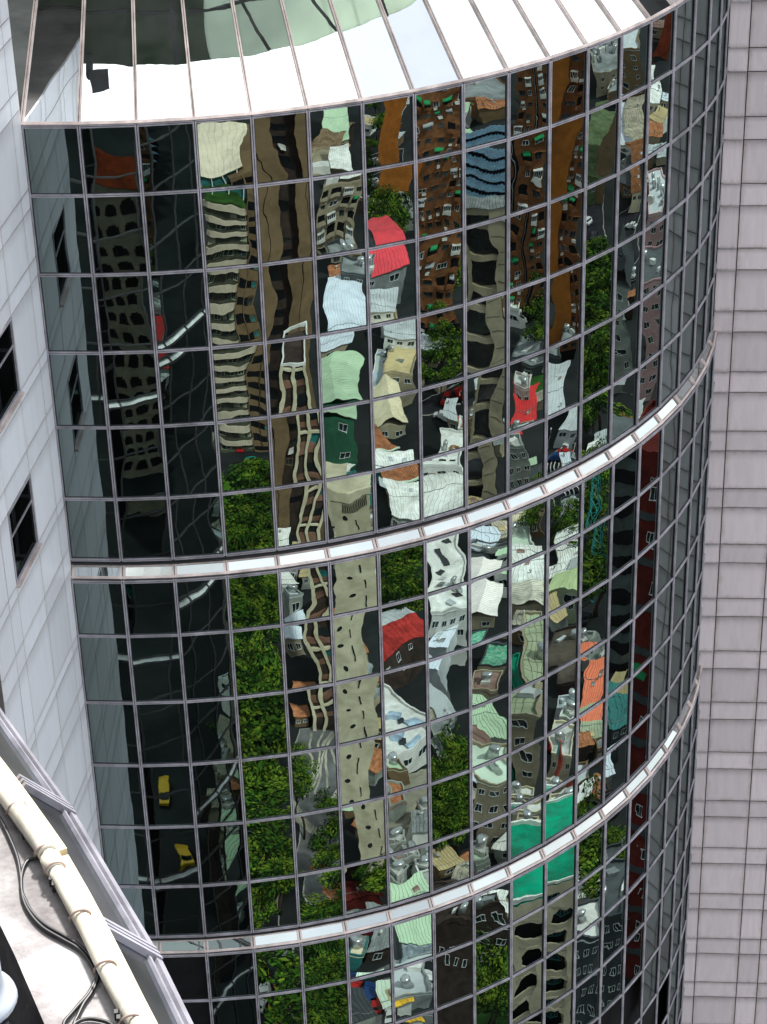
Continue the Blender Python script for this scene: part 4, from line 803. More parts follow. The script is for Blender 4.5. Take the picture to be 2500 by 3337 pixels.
low_house('m5', 'mint roofed green sided hall with pale gutters behind the porthole wall', GRN, MNT, 'gabley', rise=1.5)
low_house('c5', 'narrow white concrete block with a white parapet next to the mint roofed hall', CONCB, GRY, 'flat', wins=1)
low_house('br5', 'blue white metal roofed house at the foot of the beige apartments', BEI, BLW, 'corr', rise=2.5)
r_, w_, d_, h_ = apartment('apt5', 'beige apartment house with recessed balconies below two white roofs', BEI, 4, seed=5, green=.2)
corr(r_, w_ * .55, d_ * .6, h_ + 1.6, h_ + 3.4, WRF).location = (-.18 * w_, 2, 0); cube_part(r_, 'roof_box', w_ * .3, 4, h_ + .02, 3, 5, 2.2, WHT)
low_house('mg5', 'far mint green roofed house at the upper edge behind the beige apartments', BEI, MNT, 'corr', rise=4, wide=.8)
low_house('fan5', 'brown ribbed fan roofed house at the upper edge', DBR, mat('brown ribbed roof', (0.26, 0.18, 0.11), .8, scale=1), 'gable', rise=3, yaw=20, pitch=.4)
low_house('tk5', 'dark roofed block with a white frame behind the blue white roof', DGR, GRY, 'flat', clutter=4)
low_house('te5', 'teal netted roof beside the white parapet', BEI, TEAL, 'corr', rise=1.6)
low_house('g5a', 'teal cladding box with a beige top at the lower edge', TEAL, CRM, 'flat', wins=0, hmin=4)
low_house('can5', 'pale mint canopy roof over the parked van', WHT, MNW, 'corr', rise=.5)
low_house('st5', 'dark red sheet roof under the legs of the porthole wall', DRED, DRED, 'corr', wins=0, rise=1.2)
# ---- pane 6
root, w_, d_, h_ = base('slab6', 'wall_slab', 'plain orange brown blank wall slab of an apartment block beside dark trees'); body(root, w_, d_, h_, ORG)
for i in range(6): window(root, -w_ / 2 - .02, 1.5, h_ - 3 - 4.4 * i, 1.2, 1.2, rz=math.pi * 1.5)
low_house('pink6', 'bright pinkish red pitched roof among grey houses', GRY, PNK, 'gable', rise=3.4, yaw=-14, wins=2, wide=1.15)
low_house('gr6', 'grey roofed house with a steel water tank left of the red roof', GRY, LGR, 'flat', clutter=4)
low_house('wh6', 'white walled house under the bright pinkish red roof', WHT, LGR, 'corr', wins=3)
low_house('tan6', 'wide flat tan roof beside a blue grey one', BEI, TANR, 'flat', wins=3)
low_house('bg6', 'wide flat blue grey roof stained yellow at one corner', WHT, mat('blue grey flat roof', (0.34, 0.42, 0.50), .7, scale=.3, dirt=(0.42, 0.42, 0.30)), 'flat', wins=2)
low_house('hip6', 'cream pitched roof above the terracotta tiles', BEI, CRM, 'gabley', yaw=-15, rise=2.2)
r_, w_, d_, h_ = low_house('tc6', 'terracotta tiled roof with a mint fascia', TEAL, TER, 'corr', rise=2.2, yaw=-28, pitch=.35); b = MB(); b.box(-w_ / 2 - .4, w_ / 2 + .4, -.75, -.36, h_ - .5, h_ - .05); b.build('fascia', MNW, r_)
low_house('w6', 'long white roofed house with a row of small dark windows', SGR, WRF, 'corr', wins=5, rise=1.4)
root, w_, d_, h_ = base('red6', 'town_house', 'long red and grey sheet roof running diagonally', yaw=-46); w_ = 20; d_ = 8.5
body(root, w_, d_, h_, DBR); b = MB()
for i in range(16):
    x0, x1 = -w_ / 2 + w_ * i / 16 + .03, -w_ / 2 + w_ * (i + 1) / 16 - .03
    b.hexa([(x0, -.4, h_), (x1, -.4, h_), (x1, d_ * .55, h_ + 1.3), (x0, d_ * .55, h_ + 1.3), (x0, -.4, h_ + .1), (x1, -.4, h_ + .1), (x1, d_ * .55, h_ + 1.4), (x0, d_ * .55, h_ + 1.4)], 0)
    b.hexa([(x0, d_ * .55 + .03, h_ + 1.3), (x1, d_ * .55 + .03, h_ + 1.3), (x1, d_ + .4, h_ + .5), (x0, d_ + .4, h_ + .5), (x0, d_ * .55 + .03, h_ + 1.42), (x1, d_ * .55 + .03, h_ + 1.42), (x1, d_ + .4, h_ + .6), (x0, d_ + .4, h_ + .6)], 1)
b.build('roof', [mat('weathered red sheet', (0.38, 0.035, 0.03), .7, scale=.8), LGR], root)
for i in range(5): window(root, -8 + 4 * i, -.03, h_ - 1.7, 1.2, 1.2)
r_, w_, d_, h_ = low_house('wb6', 'white flat roofed block with black skylights', WHT, WRF, 'flat', wins=4, yaw=-38, wide=1.7, hmin=4.5)
lr = random.Random(3)
for i in range(5): cube_part(r_, 'skylight', lr.uniform(-.35, .35) * w_, d_ * (.15 + .17 * i), h_ + .01, 1.0, 1.3, .3, DGL, .4)
for i in range(3): cube_part(r_, 'tarpaulin', lr.uniform(-.3, .3) * w_, 1.2 + 1.5 * i, h_ + .02, 2.2, 1.2, .4 + .2 * i, mat('pale blue tarpaulin', (0.45, 0.60, 0.75), .6), lr.random())
r_, w_, d_, h_ = low_house('mint6', 'big mint roof with a grey stone fascia low in the glass', GRY, MNT, 'corr', wins=0, yaw=-14, wide=1.2, rise=1.2, hmin=4.5)
b = MB()
for i in range(8): b.box(-w_ / 2 + i * w_ / 8 + .02, -w_ / 2 + (i + 1) * w_ / 8 - .02, -.55 - .06 * (i % 2), -.36, .3, h_ - .3)
b.build('stone_fascia', mat('blue grey stone', (0.32, 0.38, 0.42), .8, scale=1.2), r_)
low_house('grf6', 'flat grey roof deck with a dark seam in front of the mint roof', GRY, LGR, 'flat', wins=0)
root, w_, d_, h_ = base('yel6', 'awning_roof', 'small bright yellow awning at the bottom edge', 'awning'); body(root, w_, d_, 1.6, WHT); corr(root, w_, d_, 1.9, 2.5, mat('yellow sheet', (0.85, 0.50, 0.02), .6))
# ---- pane 7
apartment('apt7', 'brown tiled apartment block with green awnings right of the blank orange brown slab', BRK, 5, seed=21, green=.4, slab=(1, 2.2, ORG))
r_, w_, d_, h_ = low_house('w7a', 'white roof with a round dark opening and small skylights', WHT, WRF, 'flat', wins=3)
b = MB(); b.lathe([(1.5, 0), (1.5, .5), (1.1, .5), (1.1, .02), (0, .02)], 18); b.build('roof_opening', mat('bronze ring', (0.30, 0.15, 0.04), .5), r_, (0, d_ * .5, h_ + .01))
for i in range(3): cube_part(r_, 'skylight', -2.5 + 2.2 * i, d_ * .2, h_ + .01, 1.2, .6, .2, DGL)
low_house('w7b', 'white corrugated roof with a chimney pot behind the tree tops', WHT, WRF, 'corr', wins=3, pitch=.8, rise=1.0)
r_, w_, d_, h_ = low_house('big7', 'large white roof with grey patches and skylights', WHT, WRF, 'flat', wins=4, hmin=7)
for i in range(7): cube_part(r_, 'skylight', lr.uniform(-.36, .36) * w_, d_ * (.08 + .13 * i), h_ + .01, lr.uniform(.8, 1.5), lr.uniform(.8, 1.6), .3, lr.choice([GRY, DGL, LGR]), lr.random())
low_house('sh7', 'small white shed roof in the alley below the large white roof', LGR, BLW, 'corr', wins=0, yaw=20)
low_house('al7a', 'grey corrugated alley roof with weathered sheets', GRY, LGR, 'corr', yaw=-35, pitch=.35, rise=2.0)
low_house('al7b', 'beige corrugated lean to roof along the grey court', GRY, mat('weathered sheet', (0.40, 0.37, 0.29), .8, scale=1.2), 'corr', yaw=-35, pitch=.35, rise=1.8)
r_, w_, d_, h_ = low_house('dk7', 'dark brown plain building low in the glass', DBR, DBR, 'flat', wins=0)
for i in range(3): window(r_, -1.5 + 1.3 * i, -.03, h_ - 4.5, .6, 2.0, bars=0)
# ---- pane 8
low_house('fl8', 'grey flat roof with brown plant room at the upper edge', BRK, GRY, 'flat', clutter=6)
root, w_, d_, h_ = base('blue8', 'factory', 'saw tooth factory roof of blue grey tiles in wavy steps', 'factory'); w_ *= 2.2
body(root, w_ * .8, d_ * .9, 3.5, DGR)
for i in range(7):
    st = d_ * .9 / 7; cc = corr(root, w_, st * .93, 5.3 + .2 * i, 4.5 + .2 * i, BLU, pitch=1.1, over=.15, rib=.22); cc.location = (0, st * i, 0); cc.rotation_euler = (0, 0, R(20))
    b = MB(); b.box(-w_ / 2, w_ / 2, 0, .1, 3.6, 5.25 + .2 * i); b.build('step_wall', BLK, root, (0, st * i + .1, 0), (0, 0, R(20)))
root, w_, d_, h_ = base('fr8', 'office_block', 'beige framed office block with tall dark glazing and one broad pillar'); b = MB(); b.box(-w_ / 2, w_ / 2, .9, d_, 0, h_); b.build('wall', DGL, root)
b = MB(); _pl = [(-w_ / 2, -w_ / 2 + .6)] ; b.box(w_ * .02 - w_ / 2, w_ * .40 - w_ / 2, -.2, .89, 0, h_ + .3); b.build('pillar', BEI, root); b = MB(); b.box(w_ / 2 - .7, w_ / 2, -.2, .89, 0, h_ + .3); b.build('pillar', BEI, root)
z = h_; i = 0
while z > 5:
    b = MB(); b.box(w_ * .40 - w_ / 2 + .002, w_ / 2 - .702, .0, .89, z - 1.0, z + .2); b.build('floor_beam', BEI, root); z -= 6.6; i += 1
for i in range(int(h_ / 3.3)): b = MB(); b.box(w_ * .06 - w_ / 2, w_ * .36 - w_ / 2, -.25, -.204, h_ - 3.3 * i - 2.2, h_ - 3.3 * i - 2.12); b.build('joint_line', DBR, root)
corr(root, w_, d_, h_ + .4, h_ + .7, GRY)
for key, lab, wm, rm, kd, kw in (
    ('gr8', 'low tan roof at the foot of the beige framed office block', BEI, TANR, 'corr', {}), ('a8', 'blue white roof with curled corners', WHT, BLW, 'corr', dict(wide=1.2)), ('b8', 'striped tan roof with corrugations', BEI, mat('striped tan roof', (0.52, 0.46, 0.36), .7), 'corr', dict(pitch=.35)),
    ('d8', 'dark weathered flat roof with water tanks', DGR, mat('dark weathered roof', (0.13, 0.14, 0.13), .85, scale=.8, dirt=(0.05, 0.05, 0.05)), 'flat', dict(clutter=5)), ('p8', 'pinkish white corrugated roof with a ridge', BEI, mat('pinkish white roof', (0.76, 0.70, 0.66), .6, var=.06), 'gabley', dict(rise=1.3, pitch=.5)),
    ('br8', 'pinkish brown flat roof', BEI, PKB, 'flat', {}), ('mi8', 'mint corrugated roof with a blue gutter', WHT, MNT, 'corr', dict(pitch=.45)), ('mj8', 'pale mint roof over white framed windows', BEI, MNW, 'flat', dict(wins=3, clutter=1)), ('dk8', 'dark building in the shade of trees at the lower edge', DBR, DBR, 'flat', dict(clutter=3))):
    low_house(key, lab, wm, rm, kd, **kw)
root, w_, d_, h_ = base('pool8', 'roof_pool', 'bright green water tank pool on a low roof', 'pool'); body(root, w_, d_, 2.2, BEI); parapet(root, w_, d_, 2.2, DGR, ph=.4)
b = MB(); b.box(-w_ / 2 + .3, w_ / 2 - .3, .3, d_ - .3, 2.204, 2.45); b.build('water', mat('green water', (0.02, 0.27, 0.16), .25, scale=1.6, dirt=(0.30, 0.50, 0.36)), root)
# ---- pane 9
apartment('apt9', 'brown apartment block with white window boxes and a dark vertical slot', BRK, 5, seed=33, green=.3, dark_slot=2)
for key, lab, wm, rm, kd, kw in (
    ('ki9', 'small white kiosk between trees and the brown apartments', WHT, MNW, 'flat', dict(wins=1)), ('dr9', 'dark grey roof in front of the trees', DGR, GRY, 'flat', {}), ('bk9', 'white block building above the red roof', mat('pinkish white wall', (0.62, 0.54, 0.50), .8), WRF, 'flat', dict(wins=2)), ('red9', 'vivid red sheet roof under the white block', WHT, RED, 'corr', dict(rise=3.5)),
    ('gf9', 'grey rendered wall with two white windows under the red roof', SGR, LGR, 'flat', dict(wins=3)), ('cr9', 'cream and orange roof with a dark red trim', DRED, CRM, 'corr', {}), ('mw9', 'pale mint flat roof beside the tall dark gap', WHT, MNW, 'flat', {}), ('wc9', 'white corrugated roof in wavy ribs', WHT, WRF, 'corr', dict(pitch=.7)), ('be9', 'beige and white double roof', BEI, mat('beige sheet', (0.60, 0.57, 0.47), .7), 'gabley', dict(rise=1.2)),
    ('gs9', 'narrow bright green roof strip', CRT, CRT, 'flat', dict(wins=0)), ('wp9', 'white parapet terrace behind the green court', CONCB, WRF, 'flat', dict(wins=3)), ('wp10', 'white walled terrace with curved ends beside the crane', CONCB, WRF, 'flat', dict(wins=2))):
    low_house(key, lab, wm, rm, kd, **kw)
r_, w_, d_, h_ = low_house('sage9', 'tall sage green building with a netted roof', BEI, SAG, 'flat', wins=1)
b = MB()
for i in range(12): b.box(-w_ / 2 + .3, w_ / 2 - .3, d_ * i / 12 + .4, d_ * i / 12 + .46, h_ + .01, h_ + .05)
for i in range(5): b.box(-w_ / 2 + .4 + i * w_ / 5, -w_ / 2 + .46 + i * w_ / 5, .3, d_ - .3, h_ + .011, h_ + .045)
b.build('roof_net', mat('olive joint', (0.22, 0.26, 0.16), .9), r_)
# green roofed school with arches, seen in two neighbouring panes
cx, cy = (T['court9'][0] + T['court10'][0]) / 2, (T['court9'][1] + T['court10'][1]) / 2
dx, dy = T['court10'][0] - T['court9'][0], T['court10'][1] - T['court9'][1]; Lx = math.hypot(dx, dy)
hd = math.atan2(dy, -dx); hh = 27.1; w_ = Lx + 12; d_ = 15.0
sch = thing('school_building', 'beige school building with arched openings under a bright green roof court', 'building', (cx, cy, 0), -hd)
b = MB(); b.box(-w_ / 2, w_ / 2, 1.6, d_, 0, hh - .3); b.build('inner_wall', BLK, sch)
b = MB(); b.box(-w_ / 2, w_ / 2, 0, d_, hh - .296, hh); b.build('roof_court', CRT, sch)
parapet(sch, w_, d_, hh, WRF, t=.22, ph=.55)
b = MB(); bayw = 4.4; nb = int(w_ / bayw); xs = [-w_ / 2 + w_ * i / nb for i in range(nb + 1)]
for x in xs: b.box(max(-w_ / 2, x - .65), min(w_ / 2, x + .65), 0, 1.59, 0, hh - 2.3)
SCH = mat('pale cream wall', (0.56, 0.49, 0.35), .85, var=.1, scale=.5); b.build('column', SCH, sch); b = MB(); b.box(-w_ / 2, w_ / 2, -.02, 1.59, hh - 2.29, hh - .30); b.build('cornice', SCH, sch)
z = hh - 2.3; ar = MB(); xw = w_ / nb - 1.3
ar.face([(-xw / 2, 0, 0), (-xw / 2, 0, -1.3), (-xw / 2 + .9, 0, -.35), (-xw / 2 + .9, 0, 0)]); ar.face([(xw / 2, 0, 0), (xw / 2 - .9, 0, 0), (xw / 2 - .9, 0, -.35), (xw / 2, 0, -1.3)])
ar.box(-xw / 2 + .9, xw / 2 - .9, 0, .3, -.35, 0); ar.face([(-xw / 2, .0, -1.3), (-xw / 2, .6, -1.3), (-xw / 2 + .9, .6, -.35), (-xw / 2 + .9, 0, -.35)]); ar.face([(xw / 2, .6, -1.3), (xw / 2, 0, -1.3), (xw / 2 - .9, 0, -.35), (xw / 2 - .9, .6, -.35)]); arm = ar.mesh('arch', SCH)
ba = MB(); ba.box(-xw / 2, xw / 2, .1, .35, 0, 1.15); bam = ba.mesh('balustrade', SCH)
while z > 6:
    for i in range(nb):
        xm = (xs[i] + xs[i + 1]) / 2; place('arch', arm, sch, (xm, .05, z)); place('balustrade', bam, sch, (xm, 0, z - 4.0))
        if (i + int(z)) % 2: window(sch, xm, 1.5, z - 1.6, 2.4, 1.8, fr=TEAL, bars=3)
    z -= 4.0
# ---- pane 10
root, w_, d_, h_ = base('or10', 'wall_slab', 'tall orange brown blank slab wall next to brown windows'); body(root, w_, d_, h_, ORG)
apartment('win10', 'brown apartment block with white framed windows right of the tall orange brown slab', BRK, 3, seed=41, green=.3)
for key, lab, wm, rm, kd, kw in (
    ('lg10', 'light grey ribbed roof with a dark plant room', LGR, LGR, 'corr', dict(pitch=.9, rise=1.0)), ('sh10', 'dark grey plant room on the light grey roof', DGR, GRY, 'flat', dict(wins=0, hmin=7)), ('wr10', 'white fluted sheet roof on a dark curved block', WRF, WRF, 'corr', dict(pitch=.4, rise=2.2)), ('lgn10', 'pale green folded roof with brown skylight panels', SAG, mat('pale green roof', (0.52, 0.62, 0.34), .65, var=.06), 'gable', dict(rise=1.6)),
    ('gd10', 'dark grey curved roof block with beige window stack', DGR, GRY, 'flat', dict(clutter=4)), ('bq10', 'brownish black asphalt roof with a thin white line', DBR, mat('brown asphalt', (0.085, 0.07, 0.055), .9, scale=.4), 'flat', dict(wins=1)), ('pw10', 'grey white roof with pale pool water', LGR, mat('pale pool', (0.45, 0.55, 0.56), .4), 'flat', {}), ('cn10', 'pale weathered concrete roof with scribbled stains', CONCB, mat('pale concrete roof', (0.50, 0.50, 0.46), .85, scale=.7, dirt=(0.25, 0.26, 0.25)), 'flat', dict(wins=3))):
    low_house(key, lab, wm, rm, kd, **kw)
# ---- pane 11
for key, lab, wm, rm, kd, kw in (
    ('m11a', 'weathered grey brown roofs with cream patches at the upper edge', BEI, GRY, 'flat', dict(clutter=14)), ('ol11', 'olive green netted dome roofs', OLV, OLV, 'gable', dict(rise=4, pitch=2)), ('pk11', 'brown blank end wall right of the olive roofs', TAN, GRY, 'flat', dict(wins=0)), ('or11', 'bright orange roof beside the turquoise scaffold', WHT, ORR, 'corr', dict(pitch=.5, rise=1.6)), ('sg11', 'small sage green roof below the orange roof', SAG, SAG, 'corr', {}),
    ('ds11', 'dark striped building with slanted grey bands', DGR, DGR, 'flat', dict(wins=3)), ('tt11', 'teal and tan roof strip', TEAL, TANR, 'corr', {}), ('wc11', 'white corrugated roof with fine ribs low at the right', WHT, WRF, 'corr', dict(pitch=.3, rise=1.5)), ('wd11', 'bright white roof over a dark grey facade with framed windows', DGR, WRF, 'flat', dict(wins=3))):
    low_house(key, lab, wm, rm, kd, **kw)
# ---- pane 12
for key, lab, wm, rm, kd, kw in (
    ('gb12', 'brown walled block with a pale grey roof at the upper right', TAN, LGR, 'flat', dict(clutter=8)), ('wh12', 'white roof with a blue tinge at the right', WHT, BLW, 'corr', {}), ('bw12', 'beige wavy roof beside the white roof at the right', BEI, mat('beige roof', (0.46, 0.42, 0.32), .8), 'corr', {}), ('cr12', 'brown roof with a cream striped awning edge', CRM, BRK, 'corr', dict(rise=1)), ('sg12', 'sage grey facade with slanted dark windows', SGR, DGR, 'gabley', dict(wins=1, rise=4)),
    ('dg12', 'dark green slate roof', DGR, TEAL, 'corr', {}), ('wr12', 'small white roofs among dark trees low at the right', WHT, WRF, 'corr', {}), ('bl12', 'dark building with few white framed windows low at the right', DGR, DGR, 'flat', dict(wins=3))):
    low_house(key, lab, wm, rm, kd, **kw)
root, w_, d_, h_ = base('gl12', 'office_tower', 'dark grey glass office tower with curved black bands'); w_ *= 1.2; d_ = 9; body(root, w_, d_, h_, mat('grey glass', (0.10, 0.12, 0.12), .3)); z = h_
while z > 3:
    b = MB()
    for i in range(8):
        u0, u1 = -1 + i / 4, -1 + (i + 1) / 4; f = lambda u: -.1 - 1.1 * (1 - u * u)
        P = [(u0 * w_ / 2, 0, z - 1.6), (u0 * w_ / 2, f(u0), z - 1.6), (u1 * w_ / 2, f(u1), z - 1.6), (u1 * w_ / 2, 0, z - 1.6)]; b.hexa(P + [(p[0], p[1], z) for p in P])
    b.build('black_band', BLK, root); z -= 4.4
# ---- pane 13
root, w_, d_, h_ = base('rb13', 'wall_slab', 'red brick wall at the upper right corner of the reflections'); body(root, w_ * 1.3, d_, h_, mat('red brick wall', (0.30, 0.06, 0.03), .85))
for key, lab, wm, rm, kd, kw in (
    ('ww13', 'white roof with a rippled cream edge', CRM, WRF, 'corr', {}), ('pk13', 'pink walled house with grey white roof junk', PKW, LGR, 'flat', dict(clutter=8)), ('pb13', 'pink rendered building with small dark windows and a roof tank', PKW, DGR, 'flat', dict(wins=2, clutter=3))):
    low_house(key, lab, wm, rm, kd, **kw)
root, w_, d_, h_ = base('rr13', 'apartment_block', 'dark red brown apartment block with white windows seen in the narrow right panes', yaw=30); w_ *= 1.6; body(root, w_, 10, h_, DRED); parapet(root, w_, 10, h_, DRED)
for f in range(int(h_ / 6)):
    z = h_ - 4 - 6 * f; window(root, -1.5, -.03, z, 1.5, 1.6); bb = MB(); bb.box(-w_ / 2, w_ / 2, -.5, -.004, z - 3.2, z - 2.4); bb.build('dark_ledge', DGR, root)
    if f % 3 == 1: awning(root, 1.4, z + 1, 2.0, AWG)

# ---- turquoise scaffold net crane between the trees (pane 11)
cr_ = thing('lattice_crane', 'turquoise lattice crane mast wrapped in netting among dark trees', 'crane', (252.0, -3.0, 0), 0.3)
b = MB(); mh = 26.0; q = 1.1
TQ = mat('turquoise steel', (0.03, 0.42, 0.42), .5)
for sx in (-1, 1):
    for sy in (-1, 1): b.bar((sx * q, sy * q, 0), (sx * q * .6, sy * q * .6, mh), .12, .12)
b.build('mast', TQ, cr_); b = MB()
for i in range(16):
    s0, s1 = 1 - .4 * i / 16, 1 - .4 * (i + 1) / 16; z0, z1 = mh * i / 16, mh * (i + 1) / 16
    b.bar((-q * s0, -q * s0, z0), (q * s1, -q * s1, z1), .08, .08); b.bar((q * s0, -q * s0, z0), (-q * s1, -q * s1, z1), .08, .08); b.bar((-q * s0, -q * s0, z0), (-q * s1, q * s1, z1), .08, .08); b.bar((-q * s0, q * s0, z0), (-q * s1, -q * s1, z1), .08, .08)
b.build('lattice', TQ, cr_)
cr2 = thing('small_crane', 'folded red and teal crane arm standing before the white terrace', 'crane', (201.0, -40.2, 0), 0.2)
b = MB(); b.bar((0, 0, 0), (0, .3, 7), .9, .9); b.bar((0, .3, 7), (-.8, .2, 10), .7, .7); b.build('arm', mat('red paint', (0.45, 0.05, 0.03), .5), cr2); b = MB(); b.bar((-.8, .2, 10), (-1.9, .2, 8.6), .6, .6); b.build('arm_tip', TEAL, cr2)

# ---- trees
def crown_me(seed, n=2000):
    lr = random.Random(seed); b = MB()
    lob = [(lr.uniform(-.7, .7), lr.uniform(-.7, .7), lr.uniform(-.3, .6), lr.uniform(.22, .5)) for _ in range(12)]
    for i in range(n):
        li = lr.randrange(len(lob)); cx, cy, cz, cr = lob[li]
        v = Vector((lr.gauss(0, 1), lr.gauss(0, 1), lr.gauss(0, 1))).normalized() * cr * lr.uniform(.55, 1.05)
        p = Vector((cx, cy, cz)) + v; s = lr.uniform(.035, .085)
        nx = (v.normalized() + Vector((lr.gauss(0, .5), lr.gauss(0, .5), lr.gauss(0.5, .5)))).normalized()
        t_ = nx.cross(Vector((lr.random(), lr.random(), lr.random()))).normalized(); u_ = nx.cross(t_)
        br = (li % 3) * .22 + .25 * (v.z > 0) + lr.uniform(-.25, .3); mi = 0 if br < .25 else (1 if br < .55 else 2)  # tone varies per lobe; upper leaves coloured lighter, as if lit from above
        b.face([p - t_ * s, p - u_ * s * .6, p + t_ * s, p + u_ * s * .6], mi)
    return b
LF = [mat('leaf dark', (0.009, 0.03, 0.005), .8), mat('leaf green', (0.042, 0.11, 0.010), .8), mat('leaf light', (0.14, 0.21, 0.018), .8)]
BRKT = mat('bark', (0.06, 0.045, 0.03), .9)
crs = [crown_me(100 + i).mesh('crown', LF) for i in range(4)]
b = MB(); b.tube([(0, 0, -1.75), (.03, .02, -.9), (-.02, .04, -.1)], [.07, .05, .03], 7)
for a in range(5): b.tube([(0, .02, -.9 + .1 * a), (.4 * math.cos(a * 1.3), .4 * math.sin(a * 1.3), -.2 + .1 * a)], [.03, .012], 5)
trk = b.mesh('trunk', BRKT)
lr = random.Random(77)
groups = {'tree3': 'leafy street tree beside the dark road', 'tree4': 'tree at the edge of the paved plaza', 'tree5': 'tree between the concrete legs', 'tree6': 'dense tree among the low houses', 'tree7': 'dark tree in front of the brown apartment block', 'tree8': 'tree on the strip of grass', 'tree9': 'tree by the grey roof', 'tree10': 'small tree by the dark curved roof', 'tree11': 'dark tree of the wooded lot around the turquoise crane', 'tree12': 'tree between the small white roofs'}
for k in groups:
    for (x, y) in G[k]:
        s = lr.uniform(3.4, 4.8) * (1.25 if k in ('tree3', 'tree11') else .9)
        t_ = thing('tree', groups[k], 'tree', (x + lr.uniform(-.8, .8), y + lr.uniform(-.8, .8), 1.75 * s * .62), lr.uniform(0, 6.28), groups[k].replace('tree ', 'trees ', 1))
        t_.scale = (s, s, s * lr.uniform(.8, 1.05)); t_.location.z = 1.75 * t_.scale.z
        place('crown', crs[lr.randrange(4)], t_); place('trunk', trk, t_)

# ---- cars
def car(x, y, rz, paint, label):
    t_ = thing('parked_car', label, 'car', (x, y, 0.014), rz)
    b = MB(); L, W = 4.4, 1.75
    prof = [(-L / 2, .35), (-L / 2, .85), (-L / 2 + .15, .95), (-1.5, 1.0), (-1.0, 1.45), (.55, 1.45), (1.15, .98), (L / 2 - .2, .85), (L / 2, .65), (L / 2, .35)]
    for s_ in (-1, 1):
        P = [(px, s_ * W / 2 * (.86 if pz > 1.2 else 1), pz) for px, pz in prof]; b.face(P if s_ < 0 else P[::-1])
    for (p, q_) in zip(prof, prof[1:] + prof[:1]):
        a_, c_ = W / 2 * (.86 if p[1] > 1.2 else 1), W / 2 * (.86 if q_[1] > 1.2 else 1); b.face([(p[0], -a_, p[1]), (p[0], a_, p[1]), (q_[0], c_, q_[1]), (q_[0], -c_, q_[1])])
    b.build('body', paint, t_); b = MB()
    b.face([(.62, -.66, 1.42), (.62, .66, 1.42), (1.10, .74, 1.04), (1.10, -.74, 1.04)][::-1]); b.face([(-1.04, -.66, 1.42), (-1.04, .66, 1.42), (-1.46, .74, 1.04), (-1.46, -.74, 1.04)])
    for v in range(len(b.v)): b.v[v] = (b.v[v][0] + (.03 if b.v[v][0] > 0 else -.03), b.v[v][1], b.v[v][2] + .03)
    b.build('windscreen', WGL, t_)
    for px in (-1.35, 1.35):
        for s_ in (-1, 1): b = MB(); b.tube([(px, s_ * .72, .32), (px, s_ * .90, .32)], .32, 12); b.build('wheel', BLK, t_)
CC = {'red': (0.5, 0.02, 0.02), 'white': (0.75, 0.75, 0.73), 'grey': (0.3, 0.31, 0.32), 'dark': (0.03, 0.03, 0.04), 'teal': (0.0, 0.3, 0.25), 'blue': (0.02, 0.06, 0.2), 'yellow': (0.75, 0.42, 0.01)}
where = ['at the foot of the balcony tower', 'near the zebra crossing', 'under the framed block', 'behind another under the framed block', 'on the dark road low at the left', 'before the brown apartments at the left', 'before the brown apartments at the right', 'beside the white roof', 'in the middle of the yard', 'in the car park by the slab', 'next to the white one in the car park', 'at the near end of the car park', 'on the far road', 'on the far road behind a white one', 'on the far road nearest the trees', 'under the mint canopy', 'in front of the teal box', 'on the lined road', 'on the road by the sage facade', 'under the turquoise crane']
for (x, y, hd, c), wh_ in zip(G['cars'], where):
    car(x, y, R(lr.choice([20, 60, 100]) - hd), mat('car paint ' + c, CC[c], .3, .2, var=.04), f'{c} car parked {wh_}')


# ---- what the near bay mirrors back into the two left panes
rx = thing('arcaded_house', 'beige arcaded house under a red orange roof seen dimly in the left panes', 'building', (157.0, 148.0, 0), -R(40.3))
w_, d_, h_ = 15.0, 7.0, 55.0
body(rx, w_, d_, h_, BEI); gable(rx, w_, d_, h_, 5.0, mat('red orange roof', (0.55, 0.09, 0.03), .7), along_x=True)
for f in range(14):
    z = h_ - 2.6 - 3.8 * f
    for c in range(5):
        x = -w_ / 2 + w_ * (c + .5) / 5; bb = MB(); bb.box(-1.05, 1.05, -.05, -.004, -1.2, .6); bb.box(-.7, .7, -.05, -.004, .6, 1.05); bb.build('recess', BLK, rx, (x, 0, z))
for (x, y, lab) in ((101.5, 87.5, 'yellow taxi waiting on the dark street seen in the left panes'), (93.0, 75.5, 'yellow taxi turning at the corner nearest the tower')):
    car(x, y, R(48), mat('car paint yellow', CC['yellow'], .3, .2, var=.04), lab)
